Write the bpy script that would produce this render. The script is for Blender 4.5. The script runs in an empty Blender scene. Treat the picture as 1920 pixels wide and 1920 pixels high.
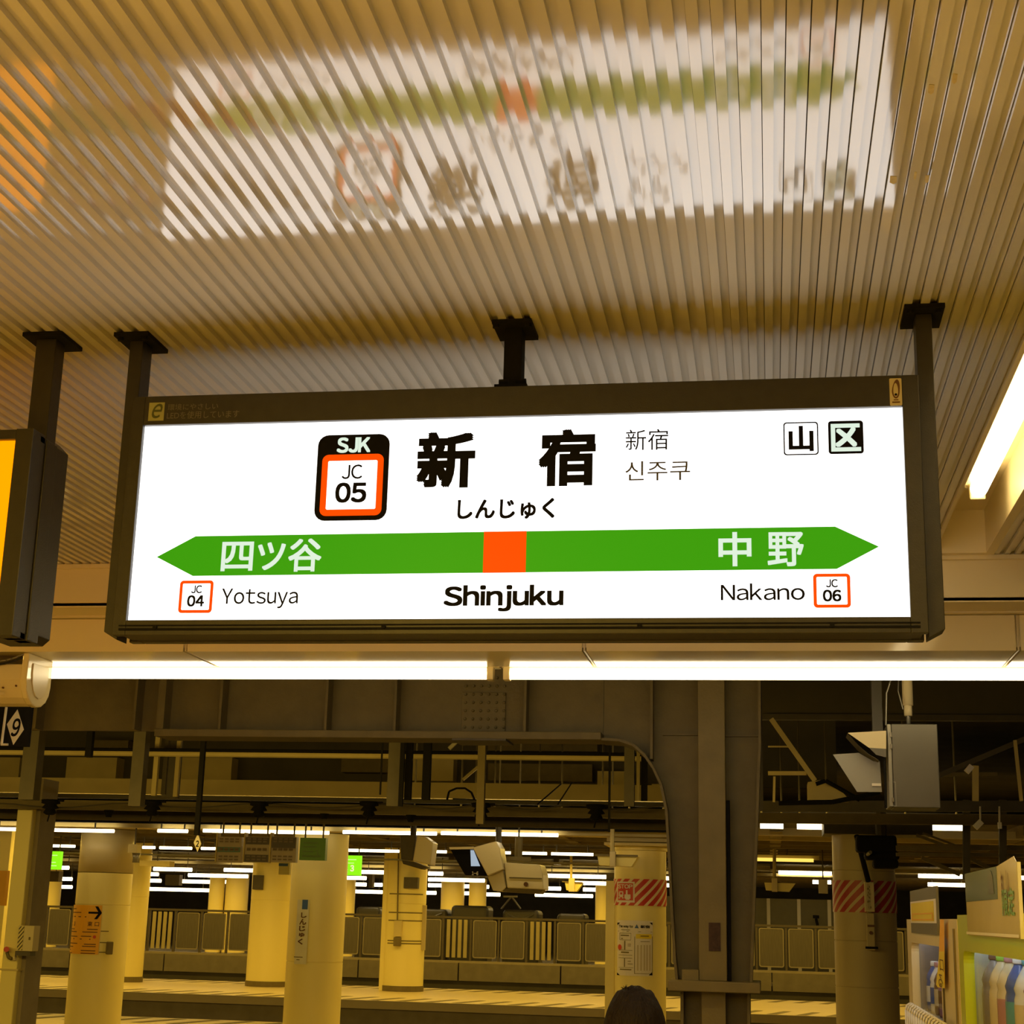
import bpy, bmesh, math, random
from mathutils import Vector, Matrix
random.seed(7)
S = bpy.context.scene
COL = S.collection
# ------------------------------------------------------------------ camera, world, exposure
F_PX, YAW, PITCH, ROLL = 2930.4, -0.165545, 0.251277, 0.026109
EYE = Vector((0, 0, 1.75))
_f = Vector((math.sin(YAW)*math.cos(PITCH), math.cos(YAW)*math.cos(PITCH), math.sin(PITCH)))
_r0 = Vector((math.cos(YAW), -math.sin(YAW), 0)); _u0 = _r0.cross(_f)
_c, _s = math.cos(ROLL), math.sin(ROLL)
_r = _r0*_c + _u0*_s; _u = _r0*-_s + _u0*_c
cd = bpy.data.cameras.new('camera'); cam = bpy.data.objects.new('camera', cd); COL.objects.link(cam)
M = Matrix((_r, _u, -_f)).transposed().to_4x4(); M.translation = EYE
cam.matrix_world = M
cd.sensor_width = 36; cd.sensor_fit = 'HORIZONTAL'; cd.lens = F_PX/1920*36; cd.clip_end = 300
S.camera = cam
W = bpy.data.worlds.new('world'); S.world = W; W.use_nodes = True
W.node_tree.nodes['Background'].inputs[0].default_value = (1.0, .72, .34, 1)
W.node_tree.nodes['Background'].inputs[1].default_value = 0.035
S.view_settings.view_transform = 'Standard'; S.view_settings.look = 'None'
S.view_settings.exposure = 0.0; S.view_settings.gamma = 1; S.view_settings.use_curve_mapping = False
LAMP = (1.0, .65, .11); TUBE = (1.0, .80, .45)   # colour of the fluorescent tubes
TUBE_NEAR, TUBE_FAR = 11.0, 7.5  # radiance of the tubes
SIGN_WHITE = 2.1

def area(name, loc, sx, sy, power, color, down=True, rot=None):
    l = bpy.data.lights.new(name, 'AREA'); l.shape = 'RECTANGLE'; l.size = sx; l.size_y = sy
    l.energy = power; l.color = color
    o = bpy.data.objects.new(name, l); COL.objects.link(o); o.location = loc
    if rot: o.rotation_euler = rot
    return o
# rows of lamps over the platforms, with some unseen fill lights added
area('platform_lamp_or_fill', (-6.0, 2.5, 3.28), .25, 12, 190, LAMP)
area('platform_lamp_or_fill', (-1.5, -.6, 3.28), .25, 4, 220, LAMP)  # unseen fill added to brighten the vending machine fronts and fascia
area('platform_lamp_or_fill', (-2.2, -3.5, 3.28), 8, .25, 300, LAMP)
area('platform_lamp_or_fill', (-10, 10.4, 2.70), 18, .3, 300, LAMP, rot=(.6, 0, 0))  # fill added behind the girder to light boards and post; no fixture here
area('platform_lamp_or_fill', (-10, 22.5, 2.80), 26, .3, 400, LAMP)
area('platform_lamp_or_fill', (-12, 32.6, 2.92), 34, .3, 560, LAMP)
area('platform_lamp_or_fill', (-12, 36.4, 2.92), 34, .3, 480, LAMP)
area('platform_lamp_or_fill', (-14, 43.5, 2.95), 50, .3, 480, LAMP)
area('platform_lamp_or_fill', (-14, 54, 2.9), 50, .3, 900, LAMP)
area('tube_upward_light', (-7, 19.4, 2.95), 24, .1, 90, LAMP, rot=(math.pi, 0, 0))

# ------------------------------------------------------------------ helpers
def at(px, py, Y):
    """point of the place seen at a photograph pixel, at depth Y"""
    d = _r*((px-960)/F_PX) + _u*((960-py)/F_PX) + _f
    return EYE + d*(Y/d.y)
def atx(px, py, X):
    d = _r*((px-960)/F_PX) + _u*((960-py)/F_PX) + _f
    return EYE + d*(X/d.x)
def atz(px, py, Z):
    d = _r*((px-960)/F_PX) + _u*((960-py)/F_PX) + _f
    return EYE + d*((Z-EYE.z)/d.z)

def tag(o, label=None, cat=None, group=None, kind=None):
    if label: o['label'] = label
    if cat: o['category'] = cat
    if group: o['group'] = group
    if kind: o['kind'] = kind
    return o
def wl(o):
    v = Vector((0, 0, 0))
    while o is not None:
        v += o.location; o = o.parent
    return v
def empty(name, loc=(0, 0, 0)):
    o = bpy.data.objects.new(name, None); o.empty_display_size = .1
    COL.objects.link(o); o.location = loc
    return o
class MB:
    def __init__(self): self.v = []; self.f = []; self.uv = {}
    def add(self, vs, fs):
        n = len(self.v); self.v += [Vector(p) for p in vs]; self.f += [tuple(i+n for i in q) for q in fs]; return self
    def box(self, x0, x1, y0, y1, z0, z1):
        return self.add([(x0,y0,z0),(x1,y0,z0),(x1,y1,z0),(x0,y1,z0),(x0,y0,z1),(x1,y0,z1),(x1,y1,z1),(x0,y1,z1)],
                        [(0,3,2,1),(4,5,6,7),(0,1,5,4),(1,2,6,5),(2,3,7,6),(3,0,4,7)])
    def hexa(self, p):      # 4 front points (ccw) + 4 back points
        return self.add(p, [(0,1,2,3),(7,6,5,4),(0,4,5,1),(1,5,6,2),(2,6,7,3),(3,7,4,0)])
    def bar(self, a, b, w, h=None):
        a = Vector(a); b = Vector(b); h = h or w; d = (b-a).normalized()
        up = Vector((0,0,1)) if abs(d.z) < .9 else Vector((0,1,0))
        s = d.cross(up).normalized(); t = s.cross(d)
        c = [s*(-w/2)+t*(-h/2), s*(w/2)+t*(-h/2), s*(w/2)+t*(h/2), s*(-w/2)+t*(h/2)]
        return self.hexa([a+q for q in c]+[b+q for q in c])
    def tube(self, a, b, r, n=10, r2=None):
        a = Vector(a); b = Vector(b); d = (b-a).normalized(); r2 = r if r2 is None else r2
        up = Vector((0,0,1)) if abs(d.z) < .9 else Vector((0,1,0))
        s = d.cross(up).normalized(); t = s.cross(d)
        k = [s*math.cos(2*math.pi*i/n)+t*math.sin(2*math.pi*i/n) for i in range(n)]
        return self.add([a+q*r for q in k]+[b+q*r2 for q in k],
            [(i,(i+1)%n,n+(i+1)%n,n+i) for i in range(n)]+[tuple(range(n-1,-1,-1)), tuple(range(n,2*n))])
    def path(self, pts, r, n=8):
        for a, b in zip(pts, pts[1:]): self.tube(a, b, r, n)
        return self
    def lathe(self, cx, cy, prof, n=40, split=False):
        if split:
            for a, b in zip(prof, prof[1:]): self.add([(cx+r*math.cos(2*math.pi*i/n), cy+r*math.sin(2*math.pi*i/n), z) for r, z in (a, b) for i in range(n)], [(i, (i+1)%n, n+(i+1)%n, n+i) for i in range(n)])
            return self
        m = len(prof); vs = []
        for r, z in prof:
            vs += [(cx+r*math.cos(2*math.pi*i/n), cy+r*math.sin(2*math.pi*i/n), z) for i in range(n)]
        fs = [(j*n+i, j*n+(i+1)%n, (j+1)*n+(i+1)%n, (j+1)*n+i) for j in range(m-1) for i in range(n)]
        return self.add(vs, fs+[tuple(range(n-1,-1,-1)), tuple(range((m-1)*n, m*n))])
    def prism(self, poly, fn, d0, d1):   # poly of (u,v), fn(u,v,d) -> xyz
        n = len(poly)
        return self.add([fn(u,v,d0) for u,v in poly]+[fn(u,v,d1) for u,v in poly],
            [tuple(range(n)), tuple(range(2*n-1,n-1,-1))]+[((i+1)%n,i,n+i,n+(i+1)%n) for i in range(n)])
    def build(self, name, m, parent=None, bevel=0, smooth=False, seg=2):
        me = bpy.data.meshes.new(name); off = wl(parent) if parent else Vector((0,0,0))
        me.from_pydata([p-off for p in self.v], [], self.f)
        bm = bmesh.new(); bm.from_mesh(me); bmesh.ops.recalc_face_normals(bm, faces=bm.faces)
        bm.to_mesh(me); bm.free()
        me.materials.append(m)
        if smooth:
            for p in me.polygons: p.use_smooth = len(p.vertices) == 4
        o = bpy.data.objects.new(name, me); COL.objects.link(o)
        if parent: o.parent = parent
        if bevel:
            b = o.modifiers.new('bevel', 'BEVEL'); b.width = bevel; b.segments = seg; b.limit_method = 'ANGLE'
        return o
def B(*a): return MB().box(*a)

# ------------------------------------------------------------------ materials
def mat(name, col, rough=.5, metal=0., var=.12, scale=6., bump=0., bscale=60., spec=.5, stretch=None):
    m = bpy.data.materials.new(name); m.use_nodes = True; nt = m.node_tree; b = nt.nodes['Principled BSDF']
    b.inputs['Roughness'].default_value = rough; b.inputs['Metallic'].default_value = metal
    b.inputs['Specular IOR Level'].default_value = spec
    tc = nt.nodes.new('ShaderNodeTexCoord'); no = nt.nodes.new('ShaderNodeTexNoise')
    no.inputs['Scale'].default_value = scale; no.inputs['Detail'].default_value = 5
    src = tc.outputs['Object']
    if stretch:
        mp = nt.nodes.new('ShaderNodeMapping'); mp.inputs['Scale'].default_value = stretch
        nt.links.new(src, mp.inputs[0]); src = mp.outputs[0]
    nt.links.new(src, no.inputs['Vector'])
    mx = nt.nodes.new('ShaderNodeMix'); mx.data_type = 'RGBA'
    mx.inputs[6].default_value = (*[c*(1-var) for c in col], 1)
    mx.inputs[7].default_value = (*[min(1, c*(1+var)) for c in col], 1)
    nt.links.new(no.outputs[0], mx.inputs[0]); nt.links.new(mx.outputs[2], b.inputs['Base Color'])
    if bump:
        n2 = nt.nodes.new('ShaderNodeTexNoise'); n2.inputs['Scale'].default_value = bscale
        nt.links.new(src, n2.inputs['Vector'])
        bp = nt.nodes.new('ShaderNodeBump'); bp.inputs['Strength'].default_value = bump; bp.inputs['Distance'].default_value = .01
        nt.links.new(n2.outputs[0], bp.inputs['Height']); nt.links.new(bp.outputs[0], b.inputs['Normal'])
    return m
def emit(name, col, strength=1., gloss=True):
    m = bpy.data.materials.new(name); m.use_nodes = True; b = m.node_tree.nodes['Principled BSDF']
    b.inputs['Base Color'].default_value = (*[min(.08, c*.08) for c in col], 1)
    b.inputs['Roughness'].default_value = .35; b.inputs['Specular IOR Level'].default_value = .08
    b.inputs['Emission Color'].default_value = (*col, 1); b.inputs['Emission Strength'].default_value = strength
    return m
m_ceil = mat('painted_aluminium', (.60, .56, .47), rough=.075, metal=0, var=.05, scale=3, bump=.02, bscale=25, stretch=(1, .15, 1))
m_ceil.node_tree.nodes['Principled BSDF'].inputs['IOR'].default_value = 2.35
m_back = mat('ceiling_void', (.03, .025, .02), .9)
m_cream = mat('cream_enamel', (.74, .63, .36), .32, var=.06, scale=2, spec=.5)
m_soffit = mat('soffit_enamel', (.82, .71, .40), .08, var=.05, scale=2, spec=.5)
m_frame = mat('dark_bronze', (.045, .04, .03), .42, metal=.3, var=.2, scale=30, bump=.08, bscale=300)
m_black = mat('black_steel', (.010, .009, .008), .8, var=.3, scale=30, spec=.15)
m_steel = mat('brown_painted_steel', (.165, .125, .040), .6, var=.25, scale=8, bump=.15, bscale=60)
m_dsteel = mat('dark_painted_steel', (.09, .075, .045), .6, var=.3, scale=8)
m_col = mat('column_cladding', (.86, .74, .27), .35, var=.06, scale=1.5, stretch=(1, 1, .3))
m_colgrey = mat('column_cladding_grey', (.52, .43, .22), .4, var=.10, scale=2)  # greyer, darker tone of the column cladding
m_conc = mat('concrete', (.30, .25, .16), .8, var=.25, scale=4, bump=.2, bscale=40)
m_dconc = mat('dark_concrete', (.10, .085, .05), .85, var=.4, scale=1.5, bump=.2, bscale=20)  # dark concrete with uneven tone
m_plat = mat('platform_paving', (.62, .50, .26), .45, var=.10, scale=3)
m_tile = mat('tactile_paving', (.75, .62, .35), .5, var=.1, scale=10)
m_track = mat('track_ballast', (.035, .03, .02), .95, var=.6, scale=20, bump=.6, bscale=30)
m_rail = mat('rail_steel', (.25, .2, .15), .35, metal=.8)
m_fence = mat('fence_bronze', (.16, .13, .085), .45, metal=.3, var=.15)
m_fpanel = mat('fence_panel', (.20, .17, .115), .45, metal=.2, var=.25, scale=5, stretch=(6, 6, .6))
m_fline = mat('fence_trim', (.45, .38, .24), .4, metal=.2)
m_beamc = mat('cream_concrete_beam', (.62, .51, .22), .7, var=.2, scale=3)
m_grey = mat('grey_metal', (.14, .128, .095), .4, metal=.5, var=.12, scale=6)
m_galv = mat('galvanised_metal', (.30, .28, .22), .4, metal=.5, var=.15)
m_white = mat('white_plastic', (.78, .74, .66), .35, var=.05)
m_paper = mat('paper', (.78, .72, .60), .5, var=.04)
m_ink = mat('black_ink', (.006, .005, .006), .6, var=.1, spec=.1)
m_inkb = mat('brown_ink', (.13, .05, .01), .6, var=.1)
m_red = mat('red_print', (.62, .05, .02), .4, var=.1)
m_blue = mat('blue_print', (.03, .10, .30), .4, var=.1)
m_yel = mat('yellow_print', (.80, .62, .02), .4, var=.05)
m_orange = mat('orange_print', (.86, .42, .01), .4, var=.05)
m_green = mat('green_board', (.10, .28, .03), .4, var=.15)
m_lime = mat('lime_enamel', (.42, .50, .015), .3, var=.06)
m_beige = mat('beige_enamel', (.66, .56, .32), .35, var=.05)
m_rubber = mat('black_rubber', (.015, .014, .012), .7)
m_hair = mat('dark_hair', (.014, .008, .004), .62, spec=.2, var=.5, scale=60, bump=.7, bscale=160, stretch=(1, 1, .2))
m_skin = mat('skin', (.50, .30, .20), .5)
m_coat = mat('navy_coat', (.02, .022, .03), .8)
m_trouser = mat('grey_trousers', (.05, .05, .05), .8)
m_tube = emit('tube_glow', TUBE, TUBE_NEAR)
m_tube2 = emit('far_tube_glow', TUBE, TUBE_FAR)
m_dim = emit('dim_tube_glow', LAMP, 1.3)
e_white = emit('sign_face_white', (1.0, .985, .97), SIGN_WHITE)
e_green = emit('sign_print_green', (.045, .33, .004))
e_orange = emit('sign_print_orange', (1.0, .075, .0))
e_pale = emit('sign_print_pale', (.72, .86, .72))
e_yellow = emit('exit_face_yellow', (1.0, .27, .0), 1.6)
e_lime = emit('lime_lit_sign', (.30, .95, .01), 1.0)
e_litw = emit('warm_white_lit_sign', (1.0, .85, .55), 1.0)
e_scr = emit('screen_pale', (.45, .55, .65), .8)

# ------------------------------------------------------------------ flat print
def flatY(Y): return lambda u, v, d=0: Vector((u, Y-d, v))
def flatX(X): return lambda u, v, d=0: Vector((X-d, u, v))   # faces -X, u runs along Y
def cylmap(cx, cy, r, a0=-math.pi/2):
    # u = arc length from the front of the column (towards the camera), v = height
    return lambda u, v, d=0: Vector((cx+(r+d)*math.cos(a0+u/r), cy+(r+d)*math.sin(a0+u/r), v))
GL = {}
def glyphs(body):
    if body in GL: return GL[body]
    cu = bpy.data.curves.new('t', 'FONT'); cu.body = body; cu.size = 1; cu.resolution_u = 4
    o = bpy.data.objects.new('t', cu); COL.objects.link(o)
    dg = bpy.context.evaluated_depsgraph_get(); me = bpy.data.meshes.new_from_object(o.evaluated_get(dg))
    bpy.data.objects.remove(o)
    GL[body] = ([(v.co.x, v.co.y) for v in me.vertices], [tuple(p.vertices) for p in me.polygons])
    bpy.data.meshes.remove(me); return GL[body]
def text(body, fn, u0, u1, v0, v1, m, parent, name='lettering', bold=0., d=.0008, flip=False, gap=.075):
    """lettering fitted to a box of the surface fn; latin letters are set one by one"""
    V = []; F = []
    if all(ord(c) < 128 for c in body):
        x = 0
        for c in body:
            if c == ' ': x += .28; continue
            if c == 'j': x -= .17
            vs, fs = glyphs(chr(ord(c)+0xFEE0)); a = min(p[0] for p in vs); b = max(p[0] for p in vs); n = len(V)
            V += [(p[0]-a+x, p[1]) for p in vs]; F += [tuple(i+n for i in q) for q in fs]; x += b-a+gap
    else:
        vs, fs = glyphs(body); V = list(vs); F = list(fs)
    V3 = [(x, y, 0) for x, y in V]; F3 = list(F)
    if bold > 0:
        for k in range(8):
            n = len(V3)
            dx, dy = ((1,0),(1,1),(0,1),(-1,1),(-1,0),(-1,-1),(0,-1),(1,-1))[k]; V3 += [(x+bold*dx, y+bold*dy, k+1) for x, y in V]; F3 += [tuple(i+n for i in q) for q in F]
    ax = min(p[0] for p in V3); bx_ = max(p[0] for p in V3); ay = min(p[1] for p in V3); by = max(p[1] for p in V3); off = wl(parent)
    out = []
    for x, y, k in V3:
        t = (x-ax)/(bx_-ax)
        if flip: t = 1-t
        out.append(fn(u0+(u1-u0)*t, v0+(v1-v0)*(y-ay)/max(by-ay, 1e-6), d+k*.00002)-off)
    me = bpy.data.meshes.new(name); me.from_pydata(out, [], F3); me.materials.append(m)
    ob = bpy.data.objects.new(name, me); COL.objects.link(ob); ob.parent = parent
    return ob
def rr(u0, u1, v0, v1, r, n=5):
    P = []
    for cx, cy, a in ((u1-r, v1-r, 0), (u0+r, v1-r, 90), (u0+r, v0+r, 180), (u1-r, v0+r, 270)):
        for i in range(n+1):
            t = math.radians(a+90*i/n); P.append((cx+r*math.cos(t), cy+r*math.sin(t)))
    return P
def shape(poly, fn, m, parent, name, d=.0008):
    return MB().prism(poly, fn, d-.0004, d).build(name, m, parent)
def ring(outer, inner, fn, m, parent, name, d=.0008):
    n = len(outer); b = MB()
    b.add([fn(u, v, d) for u, v in outer]+[fn(u, v, d) for u, v in inner], [(i, (i+1)%n, n+(i+1)%n, n+i) for i in range(n)])
    return b.build(name, m, parent)
def patch(fn, u0, u1, v0, v1, m, parent, name, d=.002, n=12, th=.0):
    b = MB(); vs = []
    for i in range(n+1):
        u = u0+(u1-u0)*i/n; vs += [fn(u, v0, d), fn(u, v1, d)]
    b.add(vs, [(2*i, 2*i+2, 2*i+3, 2*i+1) for i in range(n)])
    return b.build(name, m, parent)
def lines(fn, rows, m, parent, name, d=.004, n=3):
    """little bars standing for print too small to read; rows = (u0,u1,v,h)"""
    b = MB()
    for u0, u1, v, h in rows:
        for i in range(n):
            a = u0+(u1-u0)*i/n; c = u0+(u1-u0)*(i+1)/n
            b.add([fn(a, v, d), fn(c, v, d), fn(c, v+h, d), fn(a, v+h, d)], [(0, 1, 2, 3)])
    return b.build(name, m, parent)

H = 3.340
# ------------------------------------------------------------------ platform, ceiling, fascia
tag(B(-9, 5, -6, 7.6, -.25, 0).build('floor', m_plat), kind='structure')
tag(B(-9, 5, 7.25, 7.55, 0, .006).build('tactile_strip', m_tile), kind='structure')
ce = tag(B(-6.1, .735, -4, 7.0, H+.022, H+.06).build('ceiling', m_back), kind='structure')
PITCHX = .0454
def panel_mesh():
    b = MB(); p = PITCHX
    prof = [(.0010, H+.0215), (.0010, H), (.0235, H), (.0235, H+.0155), (.0448, H+.0155), (.0448, H+.0215)]
    b.prism(prof, lambda u, v, d: Vector((u, d, v)), -4, 7.0)
    me_o = b.build('ceiling_panel', m_ceil); me = me_o.data; bpy.data.objects.remove(me_o); return me
pm = panel_mesh()
def lay(x0, n, parent):
    for i in range(n):
        o = bpy.data.objects.new('ceiling_panel', pm); COL.objects.link(o); o.parent = parent; o.location = (x0+i*PITCHX, 0, 0)
lay(.733-148*PITCHX, 148, ce)
m_tape = mat('tape_residue', (.55, .45, .20), .8, var=.3, scale=60)
for px, py, w in ((1675, 338, .016), (1746, 168, .012), (1738, 336, .010), (1716, 330, .006), (1790, 148, .010)):
    p = atz(px, py, H-.0008)
    MB().prism([(p.x-w/2, p.y-.02), (p.x+w*.4, p.y-.017), (p.x+w/2, p.y+.012), (p.x+w*.1, p.y+.02), (p.x-w*.45, p.y+.010)], lambda u, v, d: Vector((u, v, H-d)), .0001, .0009).build('tape_residue', m_tape, ce)
ce2 = tag(B(.985, 3.05, -4, 7.0, H+.022, H+.06).build('ceiling_side', m_back), kind='structure')
lay(.995, 44, ce2)
# lamp trough between the two ceilings
tr = MB().box(.733, .985, -4, 7.0, 3.53, 3.55).box(.722, .738, -4, 7.0, H-.004, 3.53).box(.958, .995, -4, 7.0, H-.004, 3.53).box(.738, .958, 6.93, 7.0, H-.004, 3.53)
tag(tr.build('trim_1', m_cream), kind='structure')
# beam and fascia at the platform edge
bm_ = MB().box(-9, 5, 7.0, 7.05, 3.134, H+.2).box(-9, 5, 7.0, 7.33, 3.134, 3.15).box(-9, 5, 6.975, 7.0, H-.022, H-.002).box(-9, 5, 7.05, 7.33, 3.3, 3.5)
bm_.box(-9, 5, 7.24, 7.262, 3.127, 3.134).box(-9, 5, 6.99, 7.02, 3.128, 3.134)
tag(bm_.build('trim_2', m_cream), kind='structure')
fa = tag(B(-9, 5, 7.335, 7.79, 2.985, 3.134).build('trim_3', m_cream), kind='structure')
for i in range(-4, 4):
    x0 = 1.132+i*1.99-1.99
    b = MB().box(x0+.011, x0+1.979, 7.32, 7.345, 2.966, 3.131).box(x0+.011, x0+1.979, 7.345, 7.80, 2.966, 2.984)
    b.build('fascia_panel', m_soffit, fa)
    B(x0-.004, x0+.004, 7.326, 7.80, 2.969, 3.131).build('joint_strip', m_beige, fa)

# ------------------------------------------------------------------ near tube lights
def tube_light(name, a, b, r, label, m, house=None, cat='lamp', sock=True, group=None):
    e = empty(name, a); a = Vector(a); b = Vector(b); d = (b-a).normalized()
    MB().tube(a+d*.02, b-d*.02, r, 16).build('tube', m, e, smooth=True)
    if sock:
        for p, q in ((a-d*.015, a+d*.02), (b-d*.02, b+d*.015)):
            MB().bar(p, q, r*1.9, r*2.4).build('socket', m_cream, e, bevel=.004)
    if house: house(e)
    tag(e, label, cat, group); return e
YT, ZT = 7.93, 2.949
def batten(x0, x1):
    def h(e):
        MB().box(x0, x1, YT+.01, YT+.07, ZT+.035, ZT+.16).build('housing', m_cream, e)
    return h
xs = [(at(80, 1262, YT).x, at(921, 1262, YT).x), (at(950, 1262, YT).x, at(950, 1262, YT).x+2.62)]
tube_light('fluorescent_light', (xs[0][0], YT, ZT), (xs[0][1], YT, ZT), .029, 'long bright tube under the fascia, left of its socket joint', m_tube, batten(xs[0][0]-.03, xs[0][1]+.04))
tube_light('fluorescent_light', (xs[1][0], YT, ZT), (xs[1][1], YT, ZT), .029, 'long bright tube under the fascia, right of its socket joint', m_tube, batten(xs[1][0]-.03, xs[1][1]+.04))
XT, ZT2 = .838, 3.425
def trough_house(e):
    MB().box(XT-.055, XT+.01, 2.6, 6.30, ZT2+.028, 3.528).build('housing', m_cream, e, bevel=.006)
    MB().lathe(0, 0, [(.034*math.cos(t*math.pi/12), .034*math.sin(t*math.pi/12)) for t in range(6)]+[(.001, .034)], 16).v
    q = MB().lathe(0, 0, [(.034*math.cos(t*math.pi/12), .034*math.sin(t*math.pi/12)) for t in range(6)]+[(.001, .034)], 16)
    for v in q.v: v.x, v.y, v.z = XT+v.x, 6.18+v.z, ZT2+v.y
    q.build('rounded_end', m_tube, e, smooth=True)
    MB().prism([(6.17, ZT2+.04), (6.26, ZT2+.04), (6.245, ZT2-.02), (6.225, ZT2-.034), (6.216, ZT2-.034), (6.216, ZT2+.03)], lambda u, v, d: Vector((d, u, v)), XT-.03, XT+.03).build('end_holder', m_cream, e, bevel=.008)
tube_light('fluorescent_light', (XT, 2.6, ZT2), (XT, 6.20, ZT2), .034, 'bright tube in the ceiling trough at the upper right', m_tube, trough_house, sock=False)
def trough_house2(e):
    MB().box(XT-.055, XT+.01, -3, 2.5, ZT2+.028, 3.528).build('housing', m_cream, e)
tube_light('fluorescent_light', (XT, -3, ZT2), (XT, 2.5, ZT2), .034, 'ceiling trough tube nearer than the frame shows', m_tube, trough_house2)

# ------------------------------------------------------------------ station name sign
def K(px, py, Y=4.0):
    p = at(px, py, Y); return p.x, p.z
def bx(x0, y0, x1, y1, Y=4.0):
    ym = (y0+y1)/2; xm = (x0+x1)/2
    return K(x0, ym, Y)[0], K(x1, ym, Y)[0], K(xm, y1, Y)[1], K(xm, y0, Y)[1]
sg = tag(empty('station_sign', (-.68, 4.05, 2.45)), 'wide backlit white station name sign with green arrow band, hung from the ceiling', 'sign')
X0, X1, Z0, Z1 = -1.727, .359, 2.499, 3.057
B(X0-.01, X1+.01, 4.0, 4.008, Z0-.01, Z1+.01).build('light_panel', e_white, sg)
B(X0-.01, X1+.01, 4.112, 4.12, Z0-.01, Z1+.01).build('back_light_panel', e_white, sg)
XO0, XO1, ZO0, ZO1 = -1.765, .402, 2.458, 3.142
fr = MB()
for ya, yb in ((3.985, 4.012), (4.108, 4.135)):
    fr.box(XO0, X0, ya, yb, ZO0, ZO1).box(X1, XO1, ya, yb, ZO0, ZO1).box(X0, X1, ya, yb, Z1, ZO1).box(X0, X1, ya, yb, ZO0, Z0)
fr.build('frame', m_frame, sg, bevel=.002)
MB().box(XO0+.01, X0-.011, 4.012, 4.108, ZO0+.006, ZO1-.006).box(X1+.011, XO1-.01, 4.012, 4.108, ZO0+.006, ZO1-.006).box(X0-.01, X1+.01, 4.012, 4.108, Z1+.012, ZO1-.004).box(X0-.01, X1+.01, 4.012, 4.108, ZO0+.004, Z0-.012).build('housing', m_frame, sg)
B(XO0+.02, XO1-.02, 3.982, 3.986, 2.470, 2.476).build('bottom_rail', m_black, sg)
B(XO0+.02, XO1-.02, 3.981, 3.986, 2.482, 2.485).build('bottom_rail', m_black, sg)
for px in (295, 722, 1200, 1560):
    MB().tube((K(px, 1182)[0], 3.984, 2.478), (K(px, 1182)[0], 3.978, 2.478), .006, 10).build('screw', m_black, sg)
for s, xa, xb in ((-1, -1.808, -1.768), (1, .405, .447)):
    P = [(xa, 2.475), (xb, 2.452), (xb, H-.012), (xa, H-.012)] if s < 0 else [(xa, 2.452), (xb, 2.475), (xb, H-.012), (xa, H-.012)]
    MB().prism(P, flatY(4.0), -.03, -.10).build('hanger_post', m_frame, sg, bevel=.002)
    c = (xa+xb)/2
    pl = MB().box(c-.052, c+.052, 3.985, 4.14, H-.012, H).build('mounting_plate', m_black, sg)
    for dx in (-.036, .036):
        MB().tube((c+dx, 4.0, H-.022), (c+dx, 4.0, H-.010), .009, 8).build('bolt', m_black, pl)
c = -.682
MB().box(c-.026, c+.024, 4.03, 4.09, ZO1-.004, H-.012).build('hanger_post', m_black, sg, bevel=.002)
pl = MB().box(c-.055, c+.055, 3.99, 4.13, H-.012, H).build('mounting_plate', m_black, sg)
for dx in (-.05, .05):
    MB().tube((c+dx*.9, 4.0, H-.022), (c+dx*.9, 4.0, H-.010), .009, 8).build('bolt', m_black, pl)
    MB().tube((c+dx*.75, 4.035, ZO1+.028), (c+dx*.2, 4.035, ZO1+.028), .010, 8).build('bolt', m_black, sg)
MB().box(c-.045, c+.045, 4.0, 4.1, ZO1-.002, ZO1+.012).build('foot_plate', m_black, sg)
G = flatY(4.0)
def put(body, box, m, bold=0., d=.0008): return text(body, G, *bx(*box), m, sg, bold=bold, d=d)
# station code badge
u0, u1, v0, v1 = bx(593, 815, 728, 976)
shape(rr(u0, u1, v0, v1, .030), G, m_ink, sg, 'code_badge', .0006)
u0, u1, v0, v1 = bx(602, 852, 717.5, 967)
shape(rr(u0, u1, v0, v1, .018), G, e_orange, sg, 'code_border', .0012)
u0, u1, v0, v1 = bx(613.5, 864, 706, 955)
shape(rr(u0, u1, v0, v1, .004), G, e_white, sg, 'code_field', .0018)
put('SJK', (632, 820, 695, 849), e_pale, .035, .0012)
put('JC', (641.5, 871.5, 680, 898.5), m_ink, .008, .0024)
put('05', (629, 905, 687.5, 943), m_ink, .032, .0024)
put('新', (782, 810, 891, 915), m_ink, .036)
put('宿', (1010, 805, 1117, 911.5), m_ink, .036)
put('しんじゅく', (858, 935, 1040, 973.5), m_ink, .026)
put('新宿', (1173, 805, 1253, 844), m_ink, 0)
put('신주쿠', (1172.5, 864, 1294, 901), mat('grey_ink', (.06, .05, .06), .5), 0)
for box, inv in (((1469, 791.5, 1534.5, 853.5), False), ((1553, 789, 1619, 851), True)):
    u0, u1, v0, v1 = bx(*box)
    if inv:
        shape(rr(u0, u1, v0, v1, .008), G, m_ink, sg, 'zone_badge', .0006)
        put('区', (1558, 794.5, 1614, 846.5), e_pale, .03, .0012)
    else:
        ring(rr(u0, u1, v0, v1, .008), rr(u0+.0035, u1-.0035, v0+.0035, v1-.0035, .006), G, m_ink, sg, 'zone_badge')
        put('山', (1478.5, 798.6, 1525.5, 846.5), m_ink, .035)
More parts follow.
